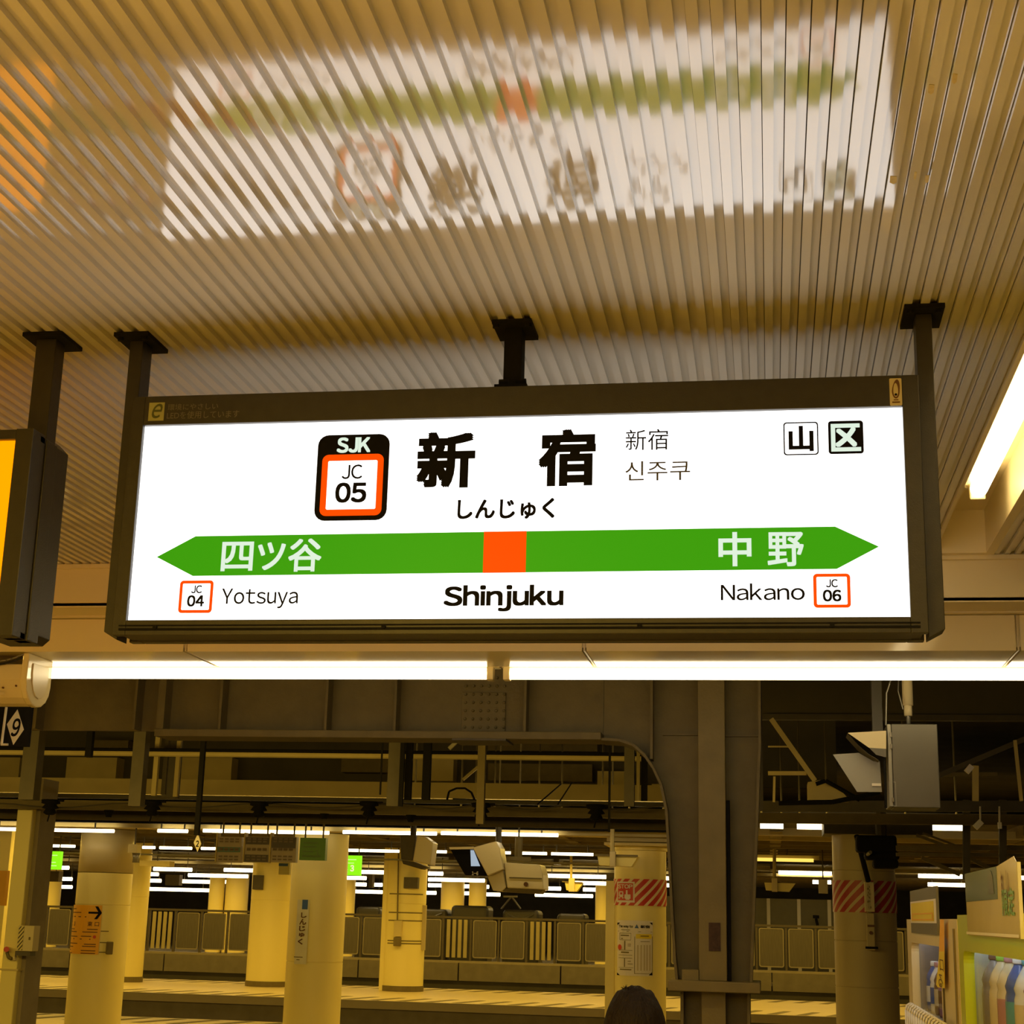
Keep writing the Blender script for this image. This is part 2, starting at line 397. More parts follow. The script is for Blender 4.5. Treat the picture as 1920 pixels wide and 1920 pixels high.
# arrow band
shape([K(294, 1044.5), K(361.5, 1080), K(1569, 1066.8), K(1648, 1025), K(1565.7, 987.4), K(367, 1005.5)], G, e_green, sg, 'arrow_band', .0006)
u0, u1, v0, v1 = bx(906.5, 996.5, 986.5, 1074)
shape([(u0, v0), (u1, v0), (u1, v1), (u0, v1)], G, e_orange, sg, 'line_colour_block', .0012)
put('四', (415.5, 1016, 475, 1071), e_pale, .018, .0012)
put('ツ', (483, 1017, 535, 1069), e_pale, .018, .0012)
put('谷', (541, 1010, 603, 1072), e_pale, .018, .0012)
put('中', (1347, 997.7, 1409, 1062), e_pale, .022, .0012)
put('野', (1439, 997.7, 1507, 1062), e_pale, .018, .0012)
for (x0, y0, x1, y1), num, j, n in (((336, 1088.5, 399, 1149.5), '04', (359, 1097.5, 379, 1112.5), (351, 1116, 383, 1137.5)),
                                    ((1525, 1075.6, 1594.8, 1139.7), '06', (1548.7, 1086, 1571, 1101.5), (1542.7, 1105.7, 1577.5, 1128))):
    u0, u1, v0, v1 = bx(x0, y0, x1, y1); t = .0085
    ring(rr(u0, u1, v0, v1, .010), rr(u0+t, u1-t, v0+t, v1-t, .003), G, e_orange, sg, 'code_border')
    put('JC', j, m_ink, .022); put(num, n, m_ink, .034)
put('Yotsuya', (415.6, 1103, 558.8, 1141), m_ink, .006)
put('Shinjuku', (831.7, 1096.7, 1056.7, 1146.7), m_ink, .030)
put('Nakano', (1351.5, 1093.7, 1509, 1125.6), m_ink, .006)
# stickers on the frame
GF = flatY(3.985)
m_stk = mat('olive_sticker', (.38, .37, .14), .5); m_faint = mat('faint_lettering', (.16, .14, .09), .5)
u0, u1, v0, v1 = bx(279, 755, 308, 789, 3.985)
st = shape([(u0, v0), (u1, v0), (u1, v1), (u0, v1)], GF, m_stk, sg, 'eco_sticker')
text('e', lambda u, v, d: GF(u+(v-v0)*.25, v, d), u0+.004, u1-.014, v0+.007, v1-.004, mat('olive_ink', (.08, .09, .01), .5), st, 'emblem', bold=.01, d=.0014)
text('環境にやさしい', GF, *bx(315, 756.6, 409, 768.6, 3.985), m_faint, sg)
text('LEDを使用しています', GF, *bx(313.3, 770.5, 448.5, 784.5, 3.985), m_faint, sg)
u0, u1, v0, v1 = bx(1668, 709.5, 1691, 760.5, 3.985)
st = shape(rr(u0, u1, v0, v1, .003), GF, mat('gold_sticker', (.60, .50, .25), .5), sg, 'eco_mark_sticker')
cx = (u0+u1)/2; cz = v0+.040; w = u1-u0
o_ = []; i_ = []
for k in range(24):
    t = 2*math.pi*k/24; lean = .004 if math.sin(t) > 0 else 0
    zz = math.sin(t)*.021*(1.5 if math.sin(t) > 0 else 1)
    o_.append((cx+math.cos(t)*.010+lean*max(0, math.sin(t)), cz+zz)); i_.append((cx+math.cos(t)*.0062, cz-.001+zz*.72))
ring(o_, i_, GF, m_inkb, st, 'emblem', .0014)
shape([(cx+math.cos(t*math.pi/5)*.0035, cz-.010+math.sin(t*math.pi/5)*.0035) for t in range(10)], GF, m_ink, st, 'emblem', .0016)
lines(GF, [(cx-.006, cx+.006, v0+.014, .003), (cx-.010, cx+.010, v0+.007, .004)], m_inkb, st, 'small_print', .0014)

# ------------------------------------------------------------------ yellow sign at the left edge
ys = tag(empty('exit_sign', (-2.9, 3.95, 2.44)), 'yellow backlit sign in a dark box at the left edge of the photo', 'sign')
xe = at(33, 830, 3.90).x; zt = at(30, 826, 3.90).z; zb = 2.50
B(-4.05, xe+.004, 3.90, 3.908, zb, zt+.004).build('light_panel', e_yellow, ys)
B(-4.05, xe+.004, 4.032, 4.04, zb, zt+.004).build('back_light_panel', e_yellow, ys)
xr = xe+.052
MB().box(xe, xr, 3.885, 3.96, 2.44, zt+.03).box(-4.1, xe, 3.885, 3.93, zt, zt+.028).box(-4.1, xe, 3.885, 3.93, 2.44, 2.505).box(-4.1, -4.05, 3.885, 3.93, 2.455, zt+.03).build('frame', m_frame, ys, bevel=.002)
MB().box(xe+.012, xr+.004, 3.965, 4.03, 2.44, zt+.02).box(-4.1, xr, 3.93, 4.01, 2.44, 2.458).box(-4.1, xr, 3.93, 4.01, zt+.004, zt+.024).build('housing', m_frame, ys, bevel=.002)
pa = at(62, 700, 3.99).x; pb = at(99, 700, 3.99).x
MB().box(pa, pb, 3.99, 4.05, zt-.02, H-.012).build('hanger_post', m_frame, ys, bevel=.002)
MB().box(pa-.03, pb+.03, 3.96, 4.10, H-.012, H).build('mounting_plate', m_black, ys)
xb = at(106, 870, 4.07).x
MB().prism([(xb-.12, 2.452), (xb-.02, 2.452), (xb, 2.47), (xb, 3.02), (xb-.03, 3.05), (xb-.12, 3.05)], flatY(4.05), 0, -.09).build('rear_box', m_frame, ys, bevel=.002)
shape([(xb-.02, 2.475), (xb-.004, 2.475), (xb-.004, 2.52), (xb-.02, 2.52)], flatY(4.05), m_paper, ys, 'sticker')

# ------------------------------------------------------------------ rounded display hanging at the platform edge
hx = at(78, 1250, 7.5).x
hd = tag(empty('hanging_monitor', (hx-.3, 7.5, 2.7)), 'cream rounded monitor housing hanging at the left end of the bright tube', 'monitor')
def uprof(y0, y1, zb_, zt_, k=8):
    P = [(y0, zt_), (y0, zb_+.12)]
    for i in range(k+1):
        t = math.pi+math.pi*i/k; P.append(((y0+y1)/2+(y1-y0)/2*math.cos(t), zb_+.12+.12*math.sin(t)))
    return P+[(y1, zt_)]
zb2 = at(60, 1322, 7.42).z
MB().prism(uprof(7.36, 7.62, zb2, zb2+.20), lambda u, v, d: Vector((d, u, v)), hx-1.2, hx-.035).build('casing', m_cream, hd, bevel=.004)
MB().prism(uprof(7.35, 7.63, zb2-.004, 2.966), lambda u, v, d: Vector((d, u, v)), hx-.035, hx).build('end_cap', m_soffit, hd, bevel=.008)
MB().prism(uprof(7.40, 7.58, zb2+.04, 2.92), lambda u, v, d: Vector((d, u, v)), hx, hx+.006).build('end_plate', m_cream, hd, bevel=.002)
for dx, dz in ((-.06, .06), (-.13, .05)):
    MB().tube((hx+dx, 7.385, zb2+dz+.03), (hx+dx, 7.36, zb2+dz+.03), .005, 8).build('screw', m_inkb, hd)
pts = [Vector((hx-.30+.03*i, 7.34, zb2+.23-.035*math.sin(math.pi*i/9))) for i in range(10)]
MB().path(pts, .006, 6).build('cable', m_rubber, hd, smooth=True)
MB().path([p+Vector((.0, .01, .018)) for p in pts], .005, 6).build('cable', m_galv, hd, smooth=True)
B(hx-1.2, hx-.04, 7.45, 7.55, zb2+.21, zb2+.28).build('top_rail', m_steel, hd)
MB().box(hx-1.0, hx-.9, 7.45, 7.52, zb2+.28, 2.966).box(hx-.3, hx-.22, 7.45, 7.52, zb2+.28, 2.966).build('bracket', m_cream, hd)
lines(flatY(7.38), [(hx-.27, hx-.12, zb2+.045, .012)], m_beige, hd, 'label_strip', .012)
# diamond stop mark
Yd = 8.3
p0 = at(8, 1326, Yd); p1 = at(50, 1400, Yd)
dm = tag(empty('stop_mark_plate', (p0.x, Yd, p1.z)), 'black hanging plate with a white diamond numbered nine', 'sign')
B(p0.x-.06, p1.x+.01, Yd, Yd+.02, p1.z, p0.z+.3).build('plate', m_black, dm)
q = [at(*a, Yd) for a in ((33, 1330), (45, 1368), (25, 1397), (13, 1358))]
shape([(a.x, a.z) for a in q], flatY(Yd), m_paper, dm, 'diamond', .001)
u0, u1, v0, v1 = bx(21, 1347, 36, 1381, Yd)
text('9', lambda u, v, d: Vector((u+(v-v0)*.12, Yd-d, v)), u0, u1, v0, v1, m_ink, dm, bold=.02, d=.002)
MB().path([at(12, 1326, Yd-.03), at(3, 1395, Yd-.03)], .008, 6).bar(at(2, 1396, Yd-.03), at(15, 1396, Yd-.03), .012).build('bracket', m_white, dm)
B(p0.x-.01, p0.x+.03, Yd, Yd+.03, p0.z+.3, 5.0).build('hanger', m_black, dm)

# ------------------------------------------------------------------ track side structure
tag(B(-30, 14, 7.6, 16.5, -1.3, -1.1).build('track_bed', m_track), kind='structure')
tag(B(-30, 14, 25.0, 31.7, -1.3, -1.1).build('track_bed', m_track), kind='structure')
tag(B(-40, 20, 37.6, 45.0, -1.3, -1.1).build('track_bed', m_track), kind='structure')
def platform(name, y0, y1, z=0):
    o = tag(MB().box(-42, 20, y0, y1, z-.35, z).box(-42, 20, y0+.25, y1-.25, -1.1, z-.35).build(name, m_plat), kind='structure')
    return o
for y0, y1 in ((16.5, 24.9), (31.7, 37.6)):
    pf = tag(B(-42, 20, y0, y1, -.16, 0).build('platform_deck', m_plat), kind='structure')
    B(-42, 20, y0+.08, y1-.08, -.62, -.16).build('edge_beam', m_conc, pf)
    for k in range(-20, 9):
        B(k*2.1, k*2.1+.5, y0+.5, y0+1.0, -1.1, -.62).build('pier', m_dconc, pf)
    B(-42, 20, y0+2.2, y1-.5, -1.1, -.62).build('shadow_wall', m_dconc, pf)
    b = MB()
    for k in range(0, 105):
        xx = -41+k*.56
        b.add([(xx, y1-1.2, .004), (xx+.2, y1-1.2, .004), (xx+.5, y1-.1, .004), (xx+.34, y1-.1, .004)], [(0, 1, 2, 3)])
        b.add([(xx, y0+.1, .004), (xx+.2, y0+.1, .004), (xx+.5, y0+1.3, .004), (xx+.34, y0+1.3, .004)], [(0, 1, 2, 3)])
    tag(b.build('edge_marking', m_steel, pf), kind='stuff')
for y in (9.0, 10.1, 12.8, 13.9, 26.6, 27.7, 29.2, 30.3, 39.4, 40.5, 42.2, 43.3):
    tag(MB().box(-40, 18, y-.035, y+.035, -1.1, -.95).build('rail', m_rail), kind='structure')
# parapet of the far tracks, its wall and the roof over everything
pw = tag(B(-42, 20, 45.0, 45.4, -1.1, -.12).build('wall_far_base', m_dconc), kind='structure')
for k in range(-14, 8):
    B(k*2.9+.02, k*2.9+2.88, 44.95, 45.35, -.12, .36).build('parapet_panel', m_conc, pw)
tag(B(-60, 40, 76, 76.4, -1.2, 6).build('wall_far', m_dconc), kind='structure')
tag(B(-60, 40, 45.4, 76, -.3, 0).build('platform_far', m_plat), kind='structure')
tag(B(-45, 30, 7.95, 76, 5.2, 5.5).build('ceiling_concourse', m_dconc), kind='structure')
# canopy ceilings over the opposite platforms
for y0, y1, z in ((20.5, 25.6, 2.98), (27.4, 37.6, 3.25), (46.0, 72.0, 3.30)):
    cn = tag(B(-42, 22, y0, y1, z, z+.12).build('canopy_roof', m_dsteel), kind='structure')
    for k in range(-13, 8):
        B(k*3.1, k*3.1+.16, y0, y1, z-.14, z).build('rafter', m_steel, cn)
    y = y0+.6
    while y < y1:
        B(-42, 22, y, y+.08, z-.16, z-.06).build('purlin', m_beamc if y < y0+2 else m_steel, cn); y += 1.3

# steel girder with stiffeners, haunch and column between the tracks
YG = 9.8
gz0 = at(700, 1386, YG).z; gz1 = at(700, 1372, YG).z
gd = tag(empty('steel_girder', (-3, YG, gz0)), 'brown riveted steel girder with stiffeners above the tracks', 'girder')
XF_ = at(1130, 1380, YG).x-.002; XH = XF_      # girder meets the column here
B(-9, XF_, YG+.06, YG+.09, gz1, 4.2).build('web', m_steel, gd)
XF = at(1130, 1380, YG).x
B(-3.95, XF_, YG-.08, YG+.20, gz0, gz1).build('bottom_flange', m_steel, gd, bevel=.004)
B(-3.95, -3.9, YG-.06, YG+.06, gz1, 4.2).build('end_plate', m_steel, gd)
B(-9, XH, YG-.1, YG+.22, 4.2, 4.24).build('top_flange', m_steel, gd)
for px in (70, 255, 415, 613, 742, 985):
    x = at(px, 1330, YG-.04).x
    B(x-.008, x+.008, YG-.06, YG+.06, gz1, 4.2).build('stiffener', m_steel, gd)
xa, xb_ = at(866, 1330, YG+.05).x, at(948, 1330, YG+.05).x
sp = B(xa, xb_, YG+.045, YG+.06, gz1+.01, 3.12).build('splice_plate', m_steel, gd, bevel=.003)
for i in range(6):
    for j in range(7):
        x = at(869+i*14.6, 1362, YG).x; z = at(900, 1362-j*15.5, YG).z
        MB().lathe(0, 0, [(.011, 0), (.010, .006), (.005, .010)], 8)
        bb = MB(); bb.tube((x, YG+.045, z), (x, YG+.034, z), .0105, 8, .006); bb.build('rivet', m_steel, sp)
B(xa-.03, xb_+.03, YG-.09, YG+.21, gz0-.012, gz0).build('flange_splice', m_dsteel, gd)
# column
cl = tag(empty('steel_column', (at(1335, 1850, YG).x, YG, -1.1)), 'brown built-up steel column with arched haunch between the tracks', 'column')
prof = [(1130, 1386), (1165, 1388), (1190, 1397), (1210, 1414), (1228, 1440), (1243, 1472), (1253, 1520), (1258, 1600), (1263, 1700), (1269, 1800), (1273, 1838)]
pp = [at(x, y, YG) for x, y in prof]
web = [(p.x, p.z) for p in pp]
cxl, cxr = at(1272, 1838, YG).x, at(1406, 1838, YG).x
xr_top = at(1424, 1290, YG).x
web += [(cxr, pp[-1].z), (at(1416, 1600, YG).x, at(1416, 1600, YG).z), (xr_top, at(1424, 1330, YG).z), (xr_top, 4.2), (XF, 4.2), (XF, gz1)]
MB().prism(web, flatY(YG), -.062, -.088).build('web', m_steel, cl)
x = at(1222, 1330, YG-.04).x
B(x-.008, x+.008, YG-.06, YG+.06, at(1222, 1425, YG).z, 4.2).build('stiffener', m_steel, cl)
fl = MB()
for a, b in zip(pp, pp[1:]):
    n = Vector((b.z-a.z, 0, -(b.x-a.x))).normalized()*.016
    if n.x > 0: n = -n
    fl.hexa([Vector((a.x, YG-.08, a.z)), Vector((b.x, YG-.08, b.z)), Vector((b.x, YG-.08, b.z))+n, Vector((a.x, YG-.08, a.z))+n,
             Vector((a.x, YG+.2, a.z)), Vector((b.x, YG+.2, b.z)), Vector((b.x, YG+.2, b.z))+n, Vector((a.x, YG+.2, a.z))+n])
fl.build('haunch_flange', m_steel, cl)
zc1, zc0 = at(1340, 1838, YG).z, at(1340, 1858, YG).z
fr_ = MB(); a, b = Vector((xr_top, 0, 4.2)), Vector((at(1422, 1400, YG).x, 0, at(1422, 1400, YG).z)); c3 = Vector((cxr, 0, zc1))
for a, b in ((a, b), (b, c3)):
    fr_.hexa([Vector((a.x, YG-.08, a.z)), Vector((a.x+.016, YG-.08, a.z)), Vector((b.x+.016, YG-.08, b.z)), Vector((b.x, YG-.08, b.z)),
              Vector((a.x, YG+.2, a.z)), Vector((a.x+.016, YG+.2, a.z)), Vector((b.x+.016, YG+.2, b.z)), Vector((b.x, YG+.2, b.z))])
fr_.build('side_flange', m_steel, cl)
xm0, xm1 = at(1311, 1600, YG).x, at(1362, 1600, YG).x
m_steel_lit = mat('brown_steel_lit', (.22, .165, .050), .55, var=.2, scale=8, bump=.15)  # lighter copy of the brown steel; the lit front is put into the colour
B(xm0, xm1, YG-.10, YG+.062, zc1, 4.2).build('front_flange', m_steel_lit, cl, bevel=.004)
MB().box(at(1242, 1376, YG).x, xm0, YG+.03, YG+.062, at(1300, 1376, YG).z-.006, at(1300, 1376, YG).z+.006).box(xm1, xr_top, YG+.03, YG+.062, at(1390, 1378, YG).z-.006, at(1390, 1378, YG).z+.006).build('seam_plate', m_steel, cl)
B(at(1262, 1850, YG).x-.02, at(1420, 1850, YG).x+.02, YG-.2, YG+.25, zc0, zc1).build('collar', m_steel_lit, cl, bevel=.006)
B(at(1282, 1880, YG).x, at(1405, 1880, YG).x, YG+.04, YG+.08, -1.1, zc0).build('lower_web', m_steel, cl)
for px in (1280, 1404):
    x = at(px, 1880, YG).x
    B(x-.009, x+.009, YG-.08, YG+.2, -1.1, zc0).build('lower_flange', m_steel, cl)
B(xm0+.015, xm1-.01, YG-.10, YG+.04, -1.1, zc0).build('lower_front_flange', m_steel_lit, cl)
u0, u1, v0, v1 = bx(1329, 1730, 1351, 1783, YG-.1)
m_rust = mat('rusty_plate', (.07, .035, .02), .8, var=.7, scale=60)
B(u0, u1, YG-.108, YG-.10, v0, v1).build('number_plate', m_rust, cl)
u0, u1, v0, v1 = bx(1279, 1818, 1310, 1838, YG-.1)
B(u0, u1, YG-.12, YG-.02, v0, v1).build('angle_cleat', m_steel_lit, cl)
B(at(1362, 1505, YG).x, at(1369, 1505, YG).x, YG-.07, YG-.04, zc1, at(1362, 1502, YG).z).build('conduit', m_black, cl, bevel=.004)
# second darker girder behind, right of the column
zg = at(1600, 1345, 13.5).z
g2 = tag(B(at(1428, 1345, 13.5).x, 8, 13.5, 13.7, zg, 5.2).build('concrete_girder', m_dconc), 'dark concrete girder right of the steel column', 'girder')
B(at(1428, 1345, 13.5).x, 8, 13.44, 13.5, zg-.03, zg+.02).build('bottom_lip', m_dsteel, g2)

# ------------------------------------------------------------------ overhead pipes, wires and hangers above the tracks
def hbar(name, label, cat, y_l, Y, r, m, xl=0, xr=1240, h=None):
    if xr > 1200: xr = 1345
    """a straight run along X, whose height is the one that shows at y_l at x=600"""
    z = at(600, y_l, Y).z; a = at(xl, y_l, Y).x; b = at(xr, y_l, Y).x
    bb = MB()
    if h: bb.box(a, b, Y, Y+.12, z-h/2, z+h/2)
    else: bb.tube((a, Y, z), (b, Y, z), r, 10)
    o = bb.build(name, m, None)
    for x in (a+.3, at(1330, 1500, Y).x if xr > 1200 else b-.1):
        MB().tube((x, Y+.02, z), (x, Y+.02, 5.2), .02, 6).build('hanger', m_dsteel, o)
    if b < at(1330, 1500, Y).x:
        pass
    return tag(o, label, cat)
hbar('conduit_pipe', 'pale pipe running just under the girder', 'pipe', 1416, 14.0, .028, m_beamc, -200, 1240)
hbar('cable_run', 'black cable directly above the pale pipe', 'cable', 1409, 13.9, .016, m_black, -200, 1240)
hbar('concrete_beam', 'cream concrete beam behind the hanging posts', 'beam', 1479, 19.0, 0, m_beamc, -300, 1256, h=.19)
hbar('cable_tray', 'dark tray along the foot of the cream beam', 'cable tray', 1499, 17.5, 0, m_dsteel, -300, 1256, h=.045)
hbar('catenary_beam', 'brown beam carrying the black insulators', 'beam', 1516, 16.5, 0, m_steel, -300, 1256, h=.10)
hbar('gutter_pipe', 'olive gutter pipe under the brown beam', 'pipe', 1534, 17.8, .07, m_dsteel, -300, 1256)
hbar('canopy_fascia', 'cream fascia strip right behind the long row of thin tubes', 'beam', 1553, 20.7, 0, m_beamc, -300, 1256, h=.07)
hbar('canopy_edge', 'dark edge strip above the near canopy lights', 'beam', 1547, 20.38, 0, m_black, -300, 1256, h=.03)
tag(B(-24, 1, 24.0, 24.3, at(600, 1466, 24).z, 5.2).build('bulkhead_wall', m_dconc), kind='structure')
# pale blocks between the pipe and the cream beam
for i, (x0, x1, y0, y1, mm) in enumerate(((-20, 36, 1420, 1460, m_beamc), (124, 218, 1420, 1462, m_beamc), (333, 434, 1420, 1462, m_beamc), (770, 850, 1420, 1464, m_beamc), (1120, 1178, 1446, 1498, m_beamc),
                                          (1222, 1256, 1470, 1492, m_beamc), (172, 240, 1388, 1408, m_steel), (915, 1120, 1388, 1408, m_steel), (915, 1110, 1432, 1464, m_steel), (640, 730, 1420, 1448, m_steel))):
    u0, u1, v0, v1 = bx(x0, y0, x1, y1, 23.7)
    tag(B(u0, u1, 23.7, 24.0, v0, v1).build('ceiling_block', mm), ('pale' if mm is m_beamc else 'brown')+' block between the ceiling beams, number %s from the left' % ['one', 'two', 'three', 'four', 'five', 'six', 'seven', 'eight', 'nine', 'ten'][i] if 0 else
        ['pale block at the left frame edge above the cream beam', 'pale block left of the first thick hanger', 'pale block behind the diamond sign rod', 'pale block beside the twin black hangers', 'pale block left of the haunch hanger', 'pale block tucked against the column haunch', 'brown block under the left of the girder', 'brown block under the right of the girder', 'brown block above the right of the cream beam', 'brown block left of the thick middle hanger'][i], 'block')
def vbar(px, y0, y1, w, Y, m, label, lean=0, name='hanger_rod', cat='hanger'):
    a = at(px, y0, Y); b = at(px-(y1-y0)*.05+lean, y1, Y)
    a = b+(a-b)*((5.2-b.z)/(a.z-b.z)); a.x = b.x+(a.x-b.x)*0
    return tag(MB().bar(a, b, w/F_PX*Y*1.02, w/F_PX*Y).build(name, m), label, cat)
vbar(262, 1384, 1512, 24, 13.2, m_dsteel, 'thick dark hanger post below the second girder panel')
vbar(294, 1384, 1492, 9, 15.2, m_beamc, 'thin pale rod right of the thick dark hanger')
vbar(311, 1395, 1490, 8, 15.3, m_dsteel, 'thin dark rod in the left hanger cluster')
vbar(334, 1392, 1494, 8, 15.4, m_beamc, 'thin pale rod at the right of the left hanger cluster')
vbar(322, 1440, 1496, 26, 16.0, m_dsteel, 'dark box shaped hanger behind the pale rods')
vbar(378, 1384, 1566, 9, 12.8, m_black, 'long black rod holding the small diamond sign')
vbar(168, 1384, 1420, 12, 13.3, m_black, 'short black stub under the girder at left')
vbar(60, 1384, 1500, 30, 13.4, m_dsteel, 'wide dark hanger near the left frame edge')
vbar(745, 1388, 1512, 24, 13.2, m_dsteel, 'thick dark hanger below the middle of the girder')
vbar(757, 1388, 1512, 8, 13.0, m_black, 'black rod fixed to the thick middle hanger')
vbar(770, 1388, 1500, 12, 13.3, m_black, 'left one of the twin black hangers')
vbar(804, 1388, 1500, 14, 13.3, m_black, 'right one of the twin black hangers')
vbar(718, 1384, 1490, 3, 12.8, m_black, 'hair thin wire left of the middle hangers')
vbar(908, 1388, 1545, 14, 13.4, m_steel, 'pale flat hanger below the splice plate')
vbar(1150, 1400, 1560, 4, 12.8, m_black, 'thin black wire left of the column haunch')
vbar(1186, 1392, 1512, 18, 13.2, m_dsteel, 'thick dark hanger beside the column haunch')
vbar(1201, 1410, 1502, 6, 13.4, m_beamc, 'thin pale rod beside the haunch hanger')
vbar(1213, 1400, 1502, 11, 13.3, m_black, 'black hanger nearest the column haunch')
vbar(1435, 1290, 1520, 15, 11.0, m_dsteel, 'dark post immediately right of the steel column')
vbar(1648, 1278, 1372, 18, 9.6, m_grey, 'grey flat hanger left of the signal pipe', lean=2)
for i, (px, py) in enumerate(((95, 1510), (286, 1512), (486, 1514), (692, 1514), (902, 1517), (1118, 1520))):
    Y = 15.9; p = at(px, py, Y); e = tag(empty('insulator', p), ['black insulator clamp nearest the left frame edge', 'black insulator clamp under the left hanger cluster', 'black insulator clamp right of the diamond sign rod', 'black insulator clamp left of the middle hangers', 'black insulator clamp on the pale flat hanger', 'black insulator clamp left of the column haunch'][i], 'insulator', 'black clamps on the brown overhead beam')
    MB().lathe(p.x, p.y, [(.04, p.z-.10), (.07, p.z-.08), (.05, p.z-.04), (.09, p.z-.03), (.06, p.z+.01), (.10, p.z+.02), (.09, p.z+.06)], 12).build('body', m_black, e, smooth=True)
    MB().tube((p.x, p.y, p.z-.07), (p.x-.02, p.y, p.z-.17), .008, 6).build('wire', m_black, e)
    B(p.x-.1, p.x+.14, p.y-.02, p.y+.02, p.z+.04, p.z+.06).build('arm', m_black, e)
for i, (px, py) in enumerate(((204, 1527), (608, 1530), (770, 1536))):
    p = at(px, py, 16.56)
    tag(MB().tube(p+Vector((0, 0, .05)), p-Vector((0, 0, .03)), .06, 10, .03).build('cable_clamp', m_black), ['small black clamp under the beam at left', 'small black clamp under the beam at middle', 'wide black clamp right of the middle hangers'][i], 'clamp')
# swooping feeder wires
for k, (a, b, sag, lab) in enumerate(((( -10, 1506), (745, 1506), .05, 'thin feeder wire on the left span'), ((745, 1508), (1250, 1510), .05, 'thin feeder wire on the right span'))):
    p, q = at(*a, 16.0), at(*b, 16.0)
    tag(MB().path([p.lerp(q, i/20)-Vector((0, 0, sag*math.sin(math.pi*i*3/20)**2)) for i in range(21)], .01, 6).build('feeder_wire', m_dsteel), lab, 'wire')
for k, (x0, y0, x1, y1) in enumerate(((1008, 1508, 1052, 1470), (1046, 1508, 1072, 1468), (850, 1498, 905, 1500))):
    tag(MB().tube(at(x0, y0, 16.4), at(x1, y1, 18.0), .008, 6).build('guy_wire', m_black), ['left one of the slanting wires before the cream beam', 'right one of the slanting wires before the cream beam', 'short level wire on the cream beam'][k], 'wire')
pts = [at(838, 1500, 17.2), at(842, 1484, 17.2), at(856, 1478, 17.2), at(872, 1478, 17.2), at(884, 1486, 17.2), at(890, 1500, 17.2)]
tag(MB().path(pts, .012, 6).build('cable_loop', m_black), 'arched black cable loop in front of the cream beam', 'cable')
tag(MB().bar(at(842, 1404, 13.6), at(857, 1390, 13.6), .03).build('brace', m_galv), 'short bright slanted strut under the girder middle', 'brace')
tag(MB().bar(at(868, 1462, 18), at(896, 1438, 18), .03).build('brace', m_beamc), 'short slanted strut above the cream beam', 'brace')
# small diamond sign on the long rod
Yq = 12.8
dd = tag(empty('diamond_sign', at(370, 1592, Yq)), 'small white diamond sign at the foot of the long black rod', 'sign')
q = [at(*a, Yq) for a in ((371, 1563), (377, 1582), (370, 1597), (363, 1580))]
MB().prism([(a.x, a.z) for a in q], flatY(Yq), 0, -.01).build('plate', m_paper, dd)
text('2', flatY(Yq), *bx(367.5, 1576, 373, 1588, Yq), m_ink, dd, bold=.03)

# right hand overhead clutter
rb = [('diagonal_brace', 'pale slanting brace right of the steel column', [(1446, 1348), (1528, 1464)], .035, 12.0, m_beamc),
      ('cross_tie', 'pale level tie below the slanting brace', [(1440, 1450), (1512, 1450)], .03, 12.1, m_beamc),
      ('hanger_rod', 'short pale rod under the level tie', [(1452, 1456), (1451, 1504)], .018, 12.1, m_beamc),
      ('cross_tie', 'thin level tie high behind the slanting brace', [(1440, 1400), (1478, 1400)], .012, 12.2, m_beamc),
      ('roof_brace', 'long slanting roof brace at the right frame edge', [(1700, 1480), (1930, 1382)], .04, 13.0, m_dsteel),
      ('cross_tie', 'level tie right of the grey signal box', [(1765, 1452), (1870, 1452)], .03, 13.0, m_steel),
      ('hanger_rod', 'pale hanger rod right of the grey signal box', [(1829, 1436), (1829, 1502)], .045, 12.8, m_beamc),
      ('hanger_rod', 'pale rod at the right frame edge', [(1903, 1388), (1915, 1502)], .025, 12.8, m_beamc),
      ('roof_beam', 'dark roof beam under the right overhead clutter', [(1430, 1512), (1930, 1512)], .09, 14.0, m_dsteel),
      ('roof_beam', 'dark olive beam above the right hand lights', [(1420, 1534), (1930, 1538)], .10, 16.0, m_steel),
      ('roof_truss', 'upper chord of the truss above the vending machines', [(1680, 1590), (1930, 1590)], .05, 17.0, m_steel),
      ('roof_truss', 'lower chord of the truss above the vending machines', [(1680, 1602), (1930, 1604)], .035, 17.0, m_steel),
      ('roof_truss', 'slanting web of the truss, upper left', [(1718, 1566), (1790, 1592)], .03, 17.0, m_steel),
      ('roof_truss', 'slanting web of the truss, upper right', [(1730, 1562), (1800, 1588)], .02, 17.1, m_steel),
      ('roof_truss', 'slanting web of the truss, lower left', [(1728, 1608), (1800, 1640)], .04, 17.1, m_steel),
      ('roof_truss', 'slanting web of the truss, lower right', [(1816, 1608), (1870, 1636)], .04, 17.1, m_steel),
      ('hanger_rod', 'dark upright post between the two truss bays', [(1812, 1500), (1812, 1650)], .07, 16.8, m_dsteel),
      ('hanger_rod', 'dark hanger left of the poster board', [(1880, 1500), (1880, 1620)], .07, 16.8, m_dsteel)]
for n, lab, ps, w, Y, m in rb:
    tag(MB().bar(at(*ps[0], Y), at(*ps[1], Y), w).build(n, m), lab, n.split('_')[-1])
u0, u1, v0, v1 = bx(1515, 1462, 1598, 1500, 12.4)
jb = tag(MB().prism([(u0, v0), (u1-.02, v0), (u1-.14, v1-.02), (u0+.12, v1), (u0, v1-.02)], flatY(12.4), 0, -.3).build('junction_box', m_beamc), 'pale box hanging below the slanting brace', 'box')
MB().path([at(1530, 1470, 12.3), at(1548, 1464, 12.3), at(1570, 1476, 12.3), at(1612, 1500, 12.3)], .018, 6).build('cable', m_black, jb)
tag(MB().path([at(1460, 1506, 12.2), at(1560, 1504, 12.2), at(1650, 1486, 12.2)], .02, 6).build('sagging_cable', m_black), 'sagging black cable below the pale box', 'cable')
